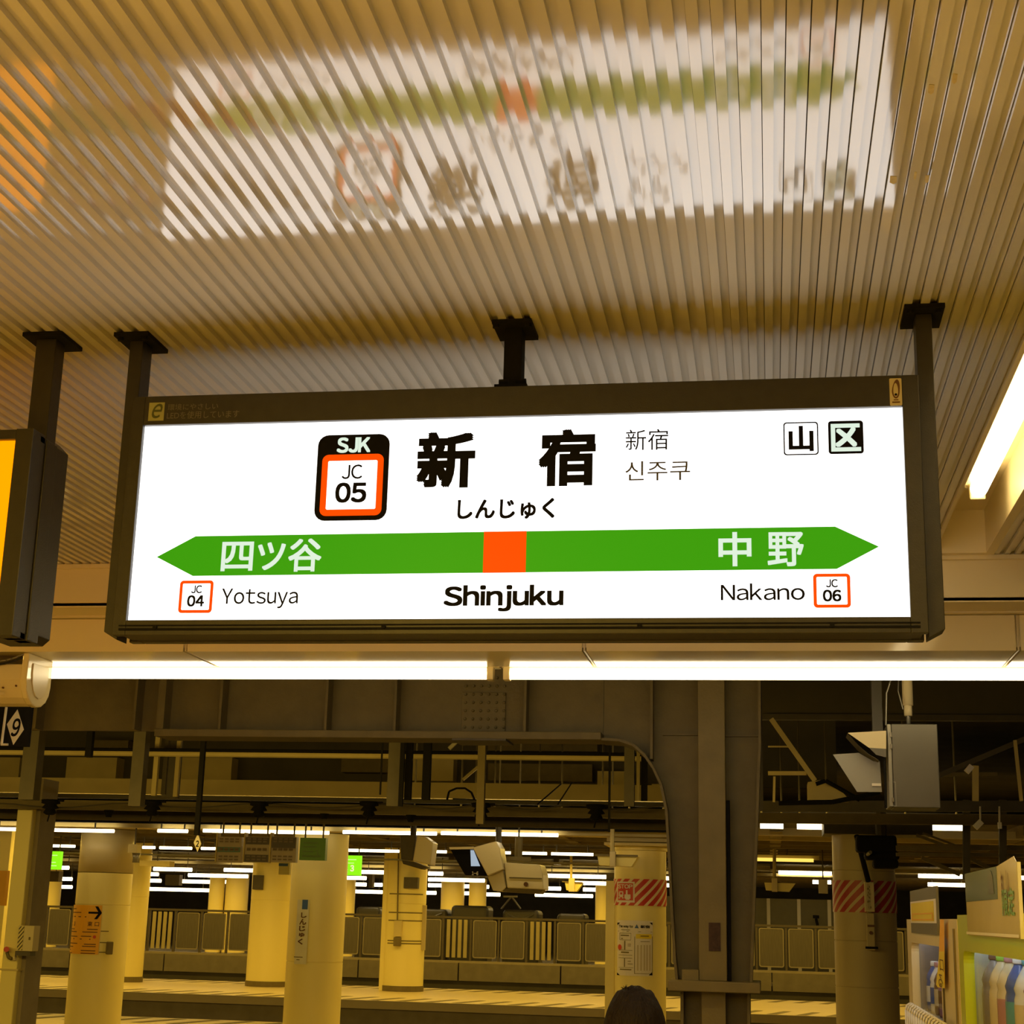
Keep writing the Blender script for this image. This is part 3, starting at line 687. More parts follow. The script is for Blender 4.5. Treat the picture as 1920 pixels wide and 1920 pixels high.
tag(MB().bar(at(1812, 1448, 11.5), at(1822, 1436, 11.5), .04).build('spot_lamp', m_white), 'small white lamp head right of the signal box', 'lamp')
tag(MB().bar(at(1828, 1552, 13.8), at(1840, 1540, 13.8), .05).tube(at(1838, 1542, 13.8), at(1838, 1512, 13.8), .008, 6).build('spot_lamp', m_white), 'small white lamp head at the end of the right tube', 'lamp')
tag(MB().bar(at(1874, 1542, 13.8), at(1875, 1554, 13.8), .03).tube(at(1874, 1544, 13.8), at(1874, 1512, 13.8), .008, 6).build('spot_lamp', m_white), 'tiny white lamp near the right frame edge', 'lamp')

# signal seen from the side
Ys = 8.5
sb = tag(empty('signal_light', at(1712, 1515, Ys)), 'grey signal box with two sheet hoods hanging at the right', 'signal')
p0, p1 = at(1671, 1357, Ys), at(1764, 1515, Ys)
MB().box(p0.x, p1.x, Ys, Ys+.26, p1.z, p0.z).build('case', m_grey, sb, bevel=.004)
MB().box(p0.x-.022, p0.x-.002, Ys-.005, Ys+.265, p1.z+.004, p0.z-.002).build('door', m_galv, sb, bevel=.003)
for py in (1378, 1400, 1500):
    z = at(1672, py, Ys).z; MB().tube((p0.x-.004, Ys-.012, z-.012), (p0.x-.004, Ys-.012, z+.012), .006, 8).build('hinge', m_galv, sb)
u0, u1, v0, v1 = bx(1667, 1466, 1680, 1512, Ys)
ring([(u0, v0), (u1, v0), (u1, v1), (u0, v1)], [(u0+.003, v0+.003), (u1-.003, v0+.003), (u1-.003, v1-.003), (u0+.003, v1-.003)], flatY(Ys), m_galv, sb, 'latch_plate', .012)
hz = [at(*a, Ys) for a in ((1589, 1375), (1661, 1371), (1661, 1405), (1629, 1403))]
MB().prism([(a.x, a.z) for a in hz], flatY(Ys), .02, .024).build('hood', m_beige, sb)
hz = [at(*a, Ys) for a in ((1629, 1403), (1661, 1405), (1661, 1421), (1642, 1416))]
MB().prism([(a.x, a.z) for a in hz], flatY(Ys), .02, .026).build('hood_lining', m_grey, sb)
ht = [at(1589, 1375, Ys), at(1610, 1398, Ys), at(1629, 1414, Ys), at(1646, 1424, Ys)]
hb_ = MB()
for a, b in zip(ht, ht[1:]): hb_.hexa([a, b, b+Vector((.006, 0, -.006)), a+Vector((.006, 0, -.006)), a+Vector((0, .2, 0)), b+Vector((0, .2, 0)), b+Vector((.006, .2, -.006)), a+Vector((.006, .2, -.006))])
hb_.build('hood_edge', m_dsteel, sb)
hz = [at(*a, Ys) for a in ((1563, 1411), (1612, 1408), (1640, 1424), (1652, 1424), (1656, 1482), (1609, 1482))]
MB().prism([(a.x, a.z) for a in hz], flatY(Ys+.1), 0, -.008).build('hood', m_galv, sb)
u0, u1, v0, v1 = bx(1637, 1466, 1654, 1471, Ys)
B(u0, u1, Ys+.09, Ys+.098, v0, v1).build('label_plate', m_paper, sb)
MB().path([at(1658, 1420, Ys), at(1660, 1470, Ys), at(1661, 1515, Ys)], .007, 6).build('cable', m_black, sb)
pb_ = at(1703, 1322, Ys+.1)
MB().tube((pb_.x, Ys+.12, pb_.z), (pb_.x, Ys+.12, 3.4), .028, 16).build('pipe', m_beige, sb, smooth=True)
MB().tube((pb_.x, Ys+.12, at(1703, 1342, Ys+.1).z), (pb_.x, Ys+.12, pb_.z+.01), .022, 16).build('pipe_sleeve', m_beige, sb, smooth=True)
MB().tube((pb_.x, Ys+.12, p0.z), (pb_.x, Ys+.12, pb_.z), .011, 12).build('stem', m_galv, sb, smooth=True)
MB().path([at(1661, 1360, Ys), at(1662, 1300, Ys), at(1668, 1282, Ys), Vector((pb_.x-.03, Ys+.1, 3.2))], .004, 5).build('wire', m_galv, sb)
MB().path([at(1693, 1330, Ys), at(1684, 1296, Ys), Vector((pb_.x-.03, Ys+.1, 3.2))], .003, 5).build('wire', m_galv, sb)
MB().box(pb_.x-.05, pb_.x+.05, Ys+.05, Ys+.19, 3.4, 3.42).tube((pb_.x, Ys+.12, 3.42), (pb_.x, Ys+.12, 5.2), .02, 10).build('mount', m_dsteel, sb)

# ------------------------------------------------------------------ columns of the opposite platforms
def column(px0, px1, Y, label, m=m_col, ztop=2.74, seams=(1.0, 2.15), mtop=None, zsplit=None):
    x0, x1 = at(px0, 1750, Y).x, at(px1, 1750, Y).x; r = (x1-x0)/2; cx = (x0+x1)/2; cy = Y+r
    r = r*.995
    e = tag(empty('round_column', (cx, cy, 0)), label, 'column')
    pr = [(r, 0)]
    for z in seams:
        if zsplit and z >= zsplit: continue
        pr += [(r, z-.006), (r-.008, z-.003), (r-.008, z+.003), (r, z+.006)]
    pr.append((r, zsplit if zsplit else ztop))
    MB().lathe(cx, cy, pr, 48, True).build('shaft', m, e, smooth=True)
    if zsplit:
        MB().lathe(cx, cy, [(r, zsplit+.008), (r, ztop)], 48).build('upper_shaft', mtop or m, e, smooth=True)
    MB().lathe(cx, cy, [(r+.012, 0), (r+.012, .12)], 48).build('skirting', m_steel, e)
    return e, cx, cy, r
# column one: orange way sign
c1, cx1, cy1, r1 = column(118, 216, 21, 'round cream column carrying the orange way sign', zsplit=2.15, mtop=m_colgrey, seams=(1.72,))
def facing(cx, cy): return math.atan2(-cy, -cx)     # angle towards the camera
f1 = cylmap(cx1, cy1, r1, facing(cx1, cy1))
def arcbox(fn_r, cx, cy, r, a0, px0, px1, py0, py1):
    """pixel box on a column -> arc lengths and heights"""
    def u(px):
        best = None
        for i in range(-150, 151):
            uu = r*i/100.; p = Vector((cx+r*math.cos(a0+uu/r), cy+r*math.sin(a0+uu/r), 1.7)) - EYE
            qx = 960+F_PX*p.dot(_r)/p.dot(_f)
            if best is None or abs(qx-px) < best[0]: best = (abs(qx-px), uu)
        return best[1]
    Yf = cy-r
    return u(px0), u(px1), at((px0+px1)/2, py1, Yf).z, at((px0+px1)/2, py0, Yf).z
def ab(cx, cy, r, *b): return arcbox(None, cx, cy, r, facing(cx, cy), *b)
A = lambda *b: ab(cx1, cy1, r1, *b)
ws = tag(empty('way_sign', (cx1, cy1-r1, 1.2)), 'orange way sign with a black right arrow on the round column', 'sign')
a = A(128, 192, 1697, 1789)
patch(f1, *a, m_orange, ws, 'board', .012, 14)
u0, u1, v0, v1 = A(168, 191, 1701, 1722); vm_ = (v0+v1)/2
lines(f1, [(u0, u1-.01, vm_-.013, .026)], m_ink, ws, 'arrow', .016, 4)
b = MB()
for s in (1, -1):
    P = [(u1-.085, vm_+s*.085), (u1-.045, vm_+s*.085), (u1+.01, vm_), (u1-.03, vm_)]
    b.add([f1(x, z, .016) for x, z in P], [(0, 1, 2, 3)])
b.build('arrow', m_ink, ws)
text('口', f1, *A(137, 146, 1728, 1736), m_inkb, ws, d=.016)
text('東 口', f1, *A(168, 189, 1728, 1737), m_inkb, ws, d=.016, bold=.01)
rows = []
for px0, px1, py in ((138, 146, 1703), (137, 155, 1710), (136, 165, 1718), (134, 146, 1741), (168, 187, 1742), (137, 150, 1746), (160, 187, 1747), (136, 152, 1755), (158, 177, 1755), (136, 176, 1760), (131, 153, 1768), (165, 186, 1770), (162, 186, 1774), (130, 146, 1774), (132, 142, 1780), (160, 186, 1782), (132, 145, 1786), (160, 186, 1787)):
    u0, u1, v0, v1 = A(px0, px1, py, py+1.6); rows.append((u0, u1, v0, v1-v0))
lines(f1, rows, m_inkb, ws, 'small_print', .015)
u0, u1, v0, v1 = A(179.5, 185.5, 1754, 1760)
shape([((u0+u1)/2+.022*math.cos(t*.6283), (v0+v1)/2+.022*math.sin(t*.6283)) for t in range(10)], f1, m_red, ws, 'line_mark', .017)
fb = tag(empty('junction_box', (cx1+r1, cy1, 1.3)), 'small dark junction box strapped to the way sign column', 'box')
u0, u1, v0, v1 = A(205, 214, 1766, 1790)
MB().hexa([f1(u0, v0, 0), f1(u1, v0, 0), f1(u1, v1, 0), f1(u0, v1, 0), f1(u0, v0, .09), f1(u1, v0, .09), f1(u1, v1, .09), f1(u0, v1, .09)]).build('case', m_steel, fb, bevel=.01)
for z in (v0+.02, v1-.02, v1+.13):
    lines(f1, [(A(193, 206, 1770, 1780)[0], u0+.02, z, .012)], m_steel, fb, 'strap', .006, 5)
# column two: vertical station name
c2, cx2, cy2, r2 = column(526, 630, 21, 'round cream column carrying the vertical station name', seams=(1.05,))
f2 = cylmap(cx2, cy2, r2, facing(cx2, cy2)); A2 = lambda *b: ab(cx2, cy2, r2, *b)
vs_ = tag(empty('name_plate', (cx2, cy2-r2, 1.2)), 'narrow pale vertical name plate with blue head on the round column', 'sign')
a = A2(558, 580, 1687, 1808)
tilt = lambda u, v, d=0: f2(u, v, d)
patch(tilt, *a, mat('name_plate_face', (.72, .68, .45), .4), vs_, 'plate', .012, 6)
patch(tilt, *A2(567, 577, 1687, 1705), m_blue, vs_, 'blue_head', .015, 3)
for ch, (x0, x1, y0, y1) in zip('しんじゅく', ((566, 576, 1711, 1721), (564, 576, 1723, 1734), (564, 575, 1736, 1746), (564.5, 574, 1749, 1757), (563, 571.5, 1760, 1771))):
    text(ch, f2, *A2(x0, x1, y0, y1), m_inkb, vs_, d=.016, bold=.03)
a = A2(557.5, 573, 1794, 1795.5); lines(f2, [(a[0], a[1], a[2], a[3]-a[2])], m_steel, vs_, 'rule_line', .016)
a = A2(562, 568, 1799, 1800.5); lines(f2, [(a[0], a[1], a[2], a[3]-a[2])], m_steel, vs_, 'rule_line', .016)
# column three: striped band and poster
c3_, cx3, cy3, r3 = column(1146, 1246, 21, 'round cream column with a striped stop band and a map poster', seams=(2.6,), ztop=2.78)
MB().lathe(cx3, cy3, [(r3+.03, 2.60), (r3+.03, 2.64)], 48).build('neck_ring', m_col, c3_)
u0, u1, v0, v1 = bx(1137, 1564, 1256, 1578, 20.8)
B(u0, u1, 20.85, 21.9, v0, v1).build('cap_block', m_beamc, c3_)
B(u0-.03, u1+.03, 20.8, 21.95, v0-.05, v0-.015).build('cap_block', m_beamc, c3_)
MB().box(cx3-r3-.10, cx3-r3+.02, cy3-.12, cy3+.02, 0, 2.2).build('side_duct', m_col, c3_, bevel=.006)
f3 = cylmap(cx3, cy3, r3, facing(cx3, cy3)); A3 = lambda *b: ab(cx3, cy3, r3, *b)
def stripe_mat(name, k, a, b, slope=1.0, duty=.62):
    m = bpy.data.materials.new(name); m.use_nodes = True; nt = m.node_tree; bs = nt.nodes['Principled BSDF']
    bs.inputs['Roughness'].default_value = .4
    uv = nt.nodes.new('ShaderNodeUVMap'); sx = nt.nodes.new('ShaderNodeSeparateXYZ'); nt.links.new(uv.outputs[0], sx.inputs[0])
    mu = nt.nodes.new('ShaderNodeMath'); mu.operation = 'MULTIPLY'; mu.inputs[1].default_value = -slope; nt.links.new(sx.outputs[1], mu.inputs[0])
    ad = nt.nodes.new('ShaderNodeMath'); ad.operation = 'ADD'; nt.links.new(sx.outputs[0], ad.inputs[0]); nt.links.new(mu.outputs[0], ad.inputs[1])
    mk = nt.nodes.new('ShaderNodeMath'); mk.operation = 'MULTIPLY'; mk.inputs[1].default_value = k; nt.links.new(ad.outputs[0], mk.inputs[0])
    fr = nt.nodes.new('ShaderNodeMath'); fr.operation = 'FRACT'; nt.links.new(mk.outputs[0], fr.inputs[0])
    gt = nt.nodes.new('ShaderNodeMath'); gt.operation = 'GREATER_THAN'; gt.inputs[1].default_value = duty; nt.links.new(fr.outputs[0], gt.inputs[0])
    mx = nt.nodes.new('ShaderNodeMix'); mx.data_type = 'RGBA'; mx.inputs[6].default_value = (*a, 1); mx.inputs[7].default_value = (*b, 1)
    nt.links.new(gt.outputs[0], mx.inputs[0]); nt.links.new(mx.outputs[2], bs.inputs['Base Color'])
    return m
m_stripe = stripe_mat('red_stripe_band', 7.8, (.55, .035, .02), (.78, .66, .40))
m_stripe2 = stripe_mat('red_stripe_band_far', 7.8, (.42, .03, .02), (.60, .48, .28))
def band(fn, u0, u1, v0, v1, m, parent, name, d=.008, n=30):
    o = patch(fn, u0, u1, v0, v1, m, parent, name, d, n)
    uv = o.data.uv_layers.new(name='UVMap')
    for p in o.data.polygons:
        for li in p.loop_indices:
            vi = o.data.loops[li].vertex_index
            uv.data[li].uv = (u0+(u1-u0)*(vi//2)/n, v0 if vi % 2 == 0 else v1)
    return o
a = A3(1143, 1246, 1648, 1698)
bd = band(f3, -r3*1.5, r3*1.5, a[2], a[3], m_stripe, c3_, 'stripe_band')
a = A3(1158, 1190, 1653, 1692); patch(f3, *a, m_paper, bd, 'notice_border', .012, 6)
a = A3(1160, 1187, 1656, 1688); patch(f3, *a, m_red, bd, 'notice_field', .015, 6)
text('STOP', f3, *A3(1161, 1186, 1658, 1666), m_paper, bd, d=.018, bold=.03)
sh = MB()
for x0, x1, y0, y1 in ((1162.5, 1169.5, 1671, 1673), (1162, 1164, 1673, 1680), (1168, 1170, 1673, 1680), (1163, 1169, 1677, 1682), (1161.5, 1164, 1682, 1685), (1168, 1170.5, 1682, 1685), (1174.5, 1177.5, 1669, 1680), (1172, 1183, 1677, 1685), (1174, 1181, 1685, 1687)):
    u0, u1, v0, v1 = A3(x0, x1, y0, y1); sh.add([f3(u0, v0, .018), f3(u1, v0, .018), f3(u1, v1, .018), f3(u0, v1, .018)], [(0, 1, 2, 3)])
sh.build('pictogram', m_paper, bd)
po = tag(empty('map_poster', (cx3, cy3-r3, 1.1)), 'white map poster with a yellow label and red dot on the column', 'poster')
a = A3(1159, 1223.5, 1726, 1830); patch(f3, *a, m_paper, po, 'sheet', .008, 10)
def crn(x, y, sx, sy, w=5):
    u0, u1, v0, v1 = A3(min(x, x+sx*w), max(x, x+sx*w), min(y, y+sy*w), max(y, y+sy*w))
    P = {(1, 1): [(u0, v1), (u1, v1), (u0, v0)], (-1, 1): [(u0, v1), (u1, v1), (u1, v0)], (1, -1): [(u0, v1), (u0, v0), (u1, v0)], (-1, -1): [(u1, v1), (u0, v0), (u1, v0)]}[(sx, sy)]
    MB().add([f3(u, v, .011) for u, v in P], [(0, 1, 2)]).build('corner_mark', m_ink, po)
crn(1159, 1730, 1, 1); crn(1222.5, 1730, -1, 1); crn(1159, 1829, 1, -1); crn(1223, 1829, -1, -1, 7)
text('The way to', f3, *A3(1161.5, 1187, 1734, 1740.5), m_ink, po, d=.011, bold=.03)
u0, u1, v0, v1 = A3(1190, 1198, 1733, 1740.5)
MB().add([f3(u0, v0, .011), f3(u1, v0, .011), f3((u0+u1)/2, v1, .011)], [(0, 1, 2)]).build('triangle_mark', m_blue, po)
text('新宿', f3, *A3(1201, 1218, 1735, 1740.5), m_ink, po, d=.011, bold=.03)
rows = []
for x0, x1, y0, y1 in ((1166, 1182, 1743, 1744), (1160, 1222, 1746.4, 1747.2), (1163, 1184, 1749.5, 1750.2), (1163, 1184, 1762, 1762.7), (1163, 1163.8, 1749.5, 1762), (1183.4, 1184, 1749.5, 1762), (1165, 1180, 1753, 1755), (1166, 1169, 1759, 1760.5),
                       (1171.5, 1173.5, 1764, 1781), (1171.5, 1173.3, 1797, 1813), (1162, 1186, 1781.5, 1782.3), (1166, 1180, 1784.5, 1787), (1162, 1186, 1790.5, 1791.3), (1162, 1186, 1796, 1796.8), (1162, 1188, 1814, 1814.6), (1164, 1185, 1817, 1819),
                       (1190, 1191, 1756, 1826), (1222, 1223, 1756, 1826), (1190, 1223, 1825.4, 1826.2), (1178, 1184, 1770, 1771), (1178, 1184, 1773, 1774), (1178, 1184, 1802, 1803), (1178, 1187, 1807, 1808), (1201, 1218, 1765, 1766)):
    u0, u1, v0, v1 = A3(x0, x1, y0, y1); rows.append((u0, u1, v0, v1-v0))
lines(f3, rows, m_steel, po, 'map_lines', .011)
rows = []
for cpx in (1195, 1201, 1207, 1212, 1217):
    u0, u1, v0, v1 = A3(cpx, cpx+2.4, 1772, 1820); rows.append((u0, u1, v0, v1-v0))
lines(f3, rows, mat('faint_print', (.55, .46, .30), .5), po, 'table_text', .011)
patch(f3, *A3(1192.5, 1221, 1751.5, 1760), m_yel, po, 'yellow_label', .012, 5)
a = A3(1201, 1216, 1754.5, 1756); lines(f3, [(a[0], a[1], a[2], a[3]-a[2])], m_inkb, po, 'label_text', .014)
u0, u1, v0, v1 = A3(1159.5, 1168.5, 1771, 1781)
shape([((u0+u1)/2+.034*math.cos(t*.5236), (v0+v1)/2+.036*math.sin(t*.5236)) for t in range(12)], f3, m_red, po, 'red_dot', .013)
# column four on the right
c4, cx4, cy4, r4 = column(1566, 1687, 18.5, 'wide greyer round column with a striped band right of the steel column', m=m_colgrey, seams=(1.05, 1.55, 2.32), ztop=2.72)
f4 = cylmap(cx4, cy4, r4, facing(cx4, cy4)); A4 = lambda *b: ab(cx4, cy4, r4, *b)
a = A4(1570, 1684, 1651, 1711)
band(f4, -r4*1.5, r4*1.5, a[2], a[3], m_stripe2, c4, 'stripe_band')
B(cx4-r4-.1, cx4+r4+.4, cy4-r4-.05, cy4+r4, 2.72, 2.86).build('cap_block', m_dsteel, c4)
p = at(1629, 1652, 18.4)
cb = tag(empty('switch_box', p), 'tall thin switch box over the right striped band', 'box')
q0, q1 = at(1620, 1653, 18.4), at(1640, 1710, 18.4)
MB().box(q0.x, q1.x, 18.36, 18.46, q1.z, q0.z).build('case', m_beige, cb, bevel=.006)
text('非常停止', lambda u, v, d: Vector((u, 18.36-d, v)), *bx(1626, 1656, 1633, 1706, 18.36), m_steel, cb, d=.004)
q2, q3 = at(1624, 1712, 18.4), at(1641, 1782, 18.4)
MB().box(q2.x, q3.x, 18.38, 18.46, q3.z, q2.z).build('lower_case', m_colgrey, cb, bevel=.006)
B(q2.x+.01, q3.x, 18.375, 18.385, at(1630, 1738, 18.4).z, at(1630, 1734, 18.4).z).build('slot', m_inkb, cb)
MB().tube(at(1633, 1749, 18.37), at(1633, 1749, 18.36), .02, 10).build('button', m_inkb, cb)
B(q2.x-.02, q3.x+.03, 18.37, 18.39, q3.z+.015, q3.z+.04).build('bottom_slot', m_ink, cb)
tag(MB().tube(at(1606, 1567, 18.0), at(1628, 1652, 18.3), .03, 10).build('slanted_conduit', m_black), 'slanted black conduit running down to the switch box', 'pipe')
bxm = tag(empty('camera_cluster', at(1655, 1580, 17.6)), 'black cluster of cameras and boxes before the right striped column', 'camera')
for i, (x0, x1, y0, y1) in enumerate(((1606, 1682, 1566, 1598), (1622, 1687, 1596, 1612), (1638, 1685, 1610, 1628))):
    u0, u1, v0, v1 = bx(x0, y0, x1, y1, 17.6); B(u0, u1, 17.6, 17.9, v0, v1).build(['bracket_box', 'camera_box', 'lower_box'][i], m_black, bxm, bevel=.03)
MB().tube(at(1627, 1602, 17.6), at(1632, 1598, 17.5), .02, 8).build('lens', m_galv, bxm)
MB().tube(at(1650, 1520, 17.7), at(1652, 1568, 17.7), .06, 8).build('drop_pipe', m_dsteel, bxm)
# square post at far left
p0, p1 = at(22, 1750, 16.8).x, at(40, 1750, 16.8).x
sp_ = tag(empty('square_post', (p0, 17, 0)), 'square cream post with a shaded side at the left frame edge', 'post')
xl = at(9, 1750, 16.8).x; xm = at(38, 1750, 16.8).x
B(xl, xm, 16.8, 17.35, 0, 3.1).build('shaft', m_col, sp_, bevel=.01)
B(xm, xm+.05, 16.9, 17.3, 0, 3.1).build('shade_strip', m_conc, sp_)  # darker strip that paints the shaded side of the post
B(xl-.02, xm+.02, 16.79, 17.36, 1.0, 1.02).build('band', m_beamc, sp_)
tb = tag(empty('equipment_box', at(47, 1785, 16.7)), 'cream equipment box with black and yellow hatching on the left post', 'box')
q0, q1 = at(35, 1735, 16.7), at(60, 1784, 16.7)
mh = stripe_mat('hazard_hatch', 26, (.70, .58, .22), (.03, .02, .01), slope=.8, duty=.6)
MB().box(q0.x, q1.x, 16.7, 16.85, q1.z, q0.z).build('case', m_beige, tb, bevel=.006)
band(flatY(16.7), q0.x+.01, q0.x+.07, q1.z+.01, q0.z-.01, mh, tb, 'hazard_strip', .004, 1)
B(q1.x-.05, q1.x-.035, 16.69, 16.7, q1.z+.12, q0.z-.12).build('slot', m_steel, tb)
B(q0.x-.02, q1.x-.03, 16.72, 16.85, q1.z-.05, q1.z).build('base_bracket', m_dsteel, tb)
hk = tag(empty('emergency_hook', at(14, 1795, 16.75)), 'small red and dark device on the left square post', 'device')
MB().tube(at(12, 1780, 16.79), at(12, 1780, 16.7), .03, 10).build('red_knob', m_red, hk)
MB().path([at(13, 1785, 16.75), at(16, 1795, 16.75), at(22, 1798, 16.75)], .02, 8).build('arm', m_steel, hk)
MB().tube(at(26, 1797, 16.75), at(30, 1796, 16.75), .03, 8).build('tip', m_beige, hk)
q0, q1 = at(-12, 1632, 20), at(7, 1698, 20)
tag(B(q0.x, q1.x, 20, 20.08, q1.z, q0.z).build('poster_board', m_orange), 'orange board cut by the left frame edge', 'board')
tag(B(at(-30, 1750, 22).x, at(3, 1750, 22).x, 22, 22.7, 0, 3.2).build('panel_post', m_col), 'cream panel post cut by the left frame edge', 'post')

# farther columns
for px0, px1, Y, lab in ((212, 262, 35.4, 'far cream column right of the way sign column'), (455, 535, 35.4, 'far cream column left of the vertical station name'), (711, 788, 35.4, 'far cream column with the pipes and meter box')):
    e, cx, cy, r = column(px0, px1, Y, lab, ztop=3.3, seams=(1.9,))
    if px0 == 455: d_ = bx(475, 1641, 494, 1668, Y)
    elif px0 == 212: d_ = bx(237, 1641, 248, 1665, Y)
    else: d_ = bx(758, 1645, 784, 1666, Y)
    B(d_[0], d_[1], Y-.05, Y+.12, d_[2], d_[3]).build('dark_plate', m_dsteel, e)
    if px0 == 711:
        mp = at(747, 1765, Y)
        mb_ = tag(empty('meter_box', mp), 'grey meter box with a brown fitting on the far column', 'box')
        u0, u1, v0, v1 = bx(740, 1726, 754, 1756, Y-.02); B(u0, u1, Y-.12, Y+.05, v0, v1).build('case', m_beamc, mb_, bevel=.01)
        u0, u1, v0, v1 = bx(739, 1757, 752, 1774, Y-.02); B(u0, u1, Y-.12, Y+.05, v0, v1).build('fitting', m_steel, mb_, bevel=.02)
        MB().tube(at(748, 1566, Y-.06), at(745, 1726, Y-.06), .018, 6).build('riser_pipe', m_steel, mb_)
        ff = cylmap(cx, cy, r, facing(cx, cy))
        for py in (1677, 1712, 1727, 1765, 1770):
            lines(ff, [(-r*.9, r*.95, at(745, py, Y).z, .025)], m_steel, e, 'strap', .006, 10)
        B(at(713, 1750, Y).x-.03, at(720, 1750, Y).x, Y+.2, Y+.5, 0, 3.3).build('side_post', m_col, e)
        u0, u1, v0, v1 = bx(783, 1697, 792, 1782, Y); tag(B(u0, u1, Y+.3, Y+.4, v0, v1).build('side_board', m_colgrey), 'narrow board on the right of the meter column', 'board')
for px0, px1, lab in ((55, 96, 'distant cream column behind the left green sign'), (382, 410, 'distant cream column, left one of the close pair'), (411, 453, 'distant cream column, right one of the close pair'), (634, 659, 'distant cream column right of the name column'), (820, 864, 'distant cream column left of the monitor cluster'), (874, 907, 'distant cream column below the monitor cluster'), (1114, 1142, 'distant cream column left of the striped column')):
    column(px0, px1, 56, lab, ztop=2.9, seams=())

# ------------------------------------------------------------------ fence on the far parapet
fe = tag(empty('fence', (-8, 45.15, .36)), 'long bronze panel fence on the far concrete parapet', 'fence')
zt_ = 1.63; xa = -22.0
B(xa-1, 9, 45.06, 45.24, zt_-.06, zt_).build('top_rail', m_fence, fe)
B(xa-1, 9, 45.05, 45.25, .36, .42).build('bottom_rail', m_fline, fe)
pmesh = {}
def shared(key, maker, m):
    if key not in pmesh:
        o = maker().build('x', m); pmesh[key] = o.data; bpy.data.objects.remove(o)
    return pmesh[key]
def inst(name, me, parent, loc):
    me.name = name; o = bpy.data.objects.new(name, me); COL.objects.link(o); o.parent = parent; o.location = Vector(loc)-wl(parent); return o
PW = .80
k = 0; x = xa
fm = shared('post', lambda: B(-.03, .03, 0, .08, 0, 1.25), m_fence)
pn = shared('panel', lambda: B(.07, PW-.07, .03, .06, .14, 1.14), m_fpanel)
def frm():
    b = MB(); o = rr(.06, PW-.06, .12, 1.16, .06, 3); i = rr(.09, PW-.09, .15, 1.13, .04, 3)
    n = len(o); b.add([(u, .02, v) for u, v in o]+[(u, .02, v) for u, v in i], [(j, (j+1) % n, n+(j+1) % n, n+j) for j in range(n)]); return b
fq = shared('frame', frm, m_fline)
sl = shared('slat', lambda: B(0, .10, .01, .05, .12, 1.16), m_beamc)
while x < 8.5:
    inst('post', fm, fe, (x, 45.08, .38))
    if k in (5, 9, 16, 19):
        for j in range(4):
            inst('slat', sl, fe, (x+.1+j*.165, 45.08, .38))
    else:
        o = inst('panel', pn, fe, (x, 45.08, .38))
        o2 = bpy.data.objects.new('panel_frame', fq); COL.objects.link(o2); o2.parent = o
    x += PW; k += 1
# pale wall with mullions right of the steel column, behind the fence
xw0, xw1 = at(1418, 1710, 48).x, at(1560, 1710, 48).x
zt2, zb3 = at(1500, 1686, 48).z, 0.
gw = tag(B(at(1246, 1700, 48).x, xw1+.3, 48.05, 48.2, 0, zt2).build('partition_wall', m_grey), kind='structure')
for px in (1441, 1498, 1555):
    x = at(px, 1710, 48).x; B(x-.05, x+.05, 47.97, 48.05, 0, zt2).build('mullion', m_paper, gw)
tag(MB().lathe(0, 0, [(.01, 0), (.02, .1)], 6).tube(at(1530, 1722, 47.5), at(1533, 1735, 47.5), .04, 6).tube(at(1530, 1716, 47.5), at(1530, 1722, 47.5), .09, 8).build('lamp_bracket', m_black), 'small black fitting before the pale partition', 'bracket')
# rounded grey covers behind the fence
for i, (x0, x1, y0) in enumerate(((666, 712, 1700), (762, 838, 1704), (845, 915, 1698), (942, 1010, 1706), (1044, 1098, 1713))):
    u0, u1, v0, v1 = bx(x0, y0, x1, 1724, 47)
    e = tag(empty('machine_cover', ((u0+u1)/2, 47, 1.3)), ['grey rounded cover behind the fence, right of the name column', 'grey rounded cover behind the fence, right of the meter column', 'tallest grey rounded cover, below the monitor cluster', 'grey rounded cover with a pale arc under the wire stand', 'low grey cover behind the fence, farthest right'][i], 'machine')
    B(u0, u1, 47, 48, 0, v1-.0).build('body', m_grey, e, bevel=.12, seg=3)
    pts = [Vector((u0+.15+(u1-u0-.3)*t/8, 46.98, v1-.12-.14*math.sin(math.pi*t/8))) for t in range(9)]
    if i in (1, 3): MB().path(pts, .03, 6).build('handle_arc', m_galv, e)
ck = tag(MB().tube(at(958, 1682, 47.4), at(940, 1704, 47.4), .03, 6).tube(at(960, 1682, 47.4), at(976, 1704, 47.4), .03, 6).bar(at(944, 1681, 47.4), at(970, 1681, 47.4), .05).build('wire_stand', m_galv), 'thin forked wire stand behind the fence', 'stand')

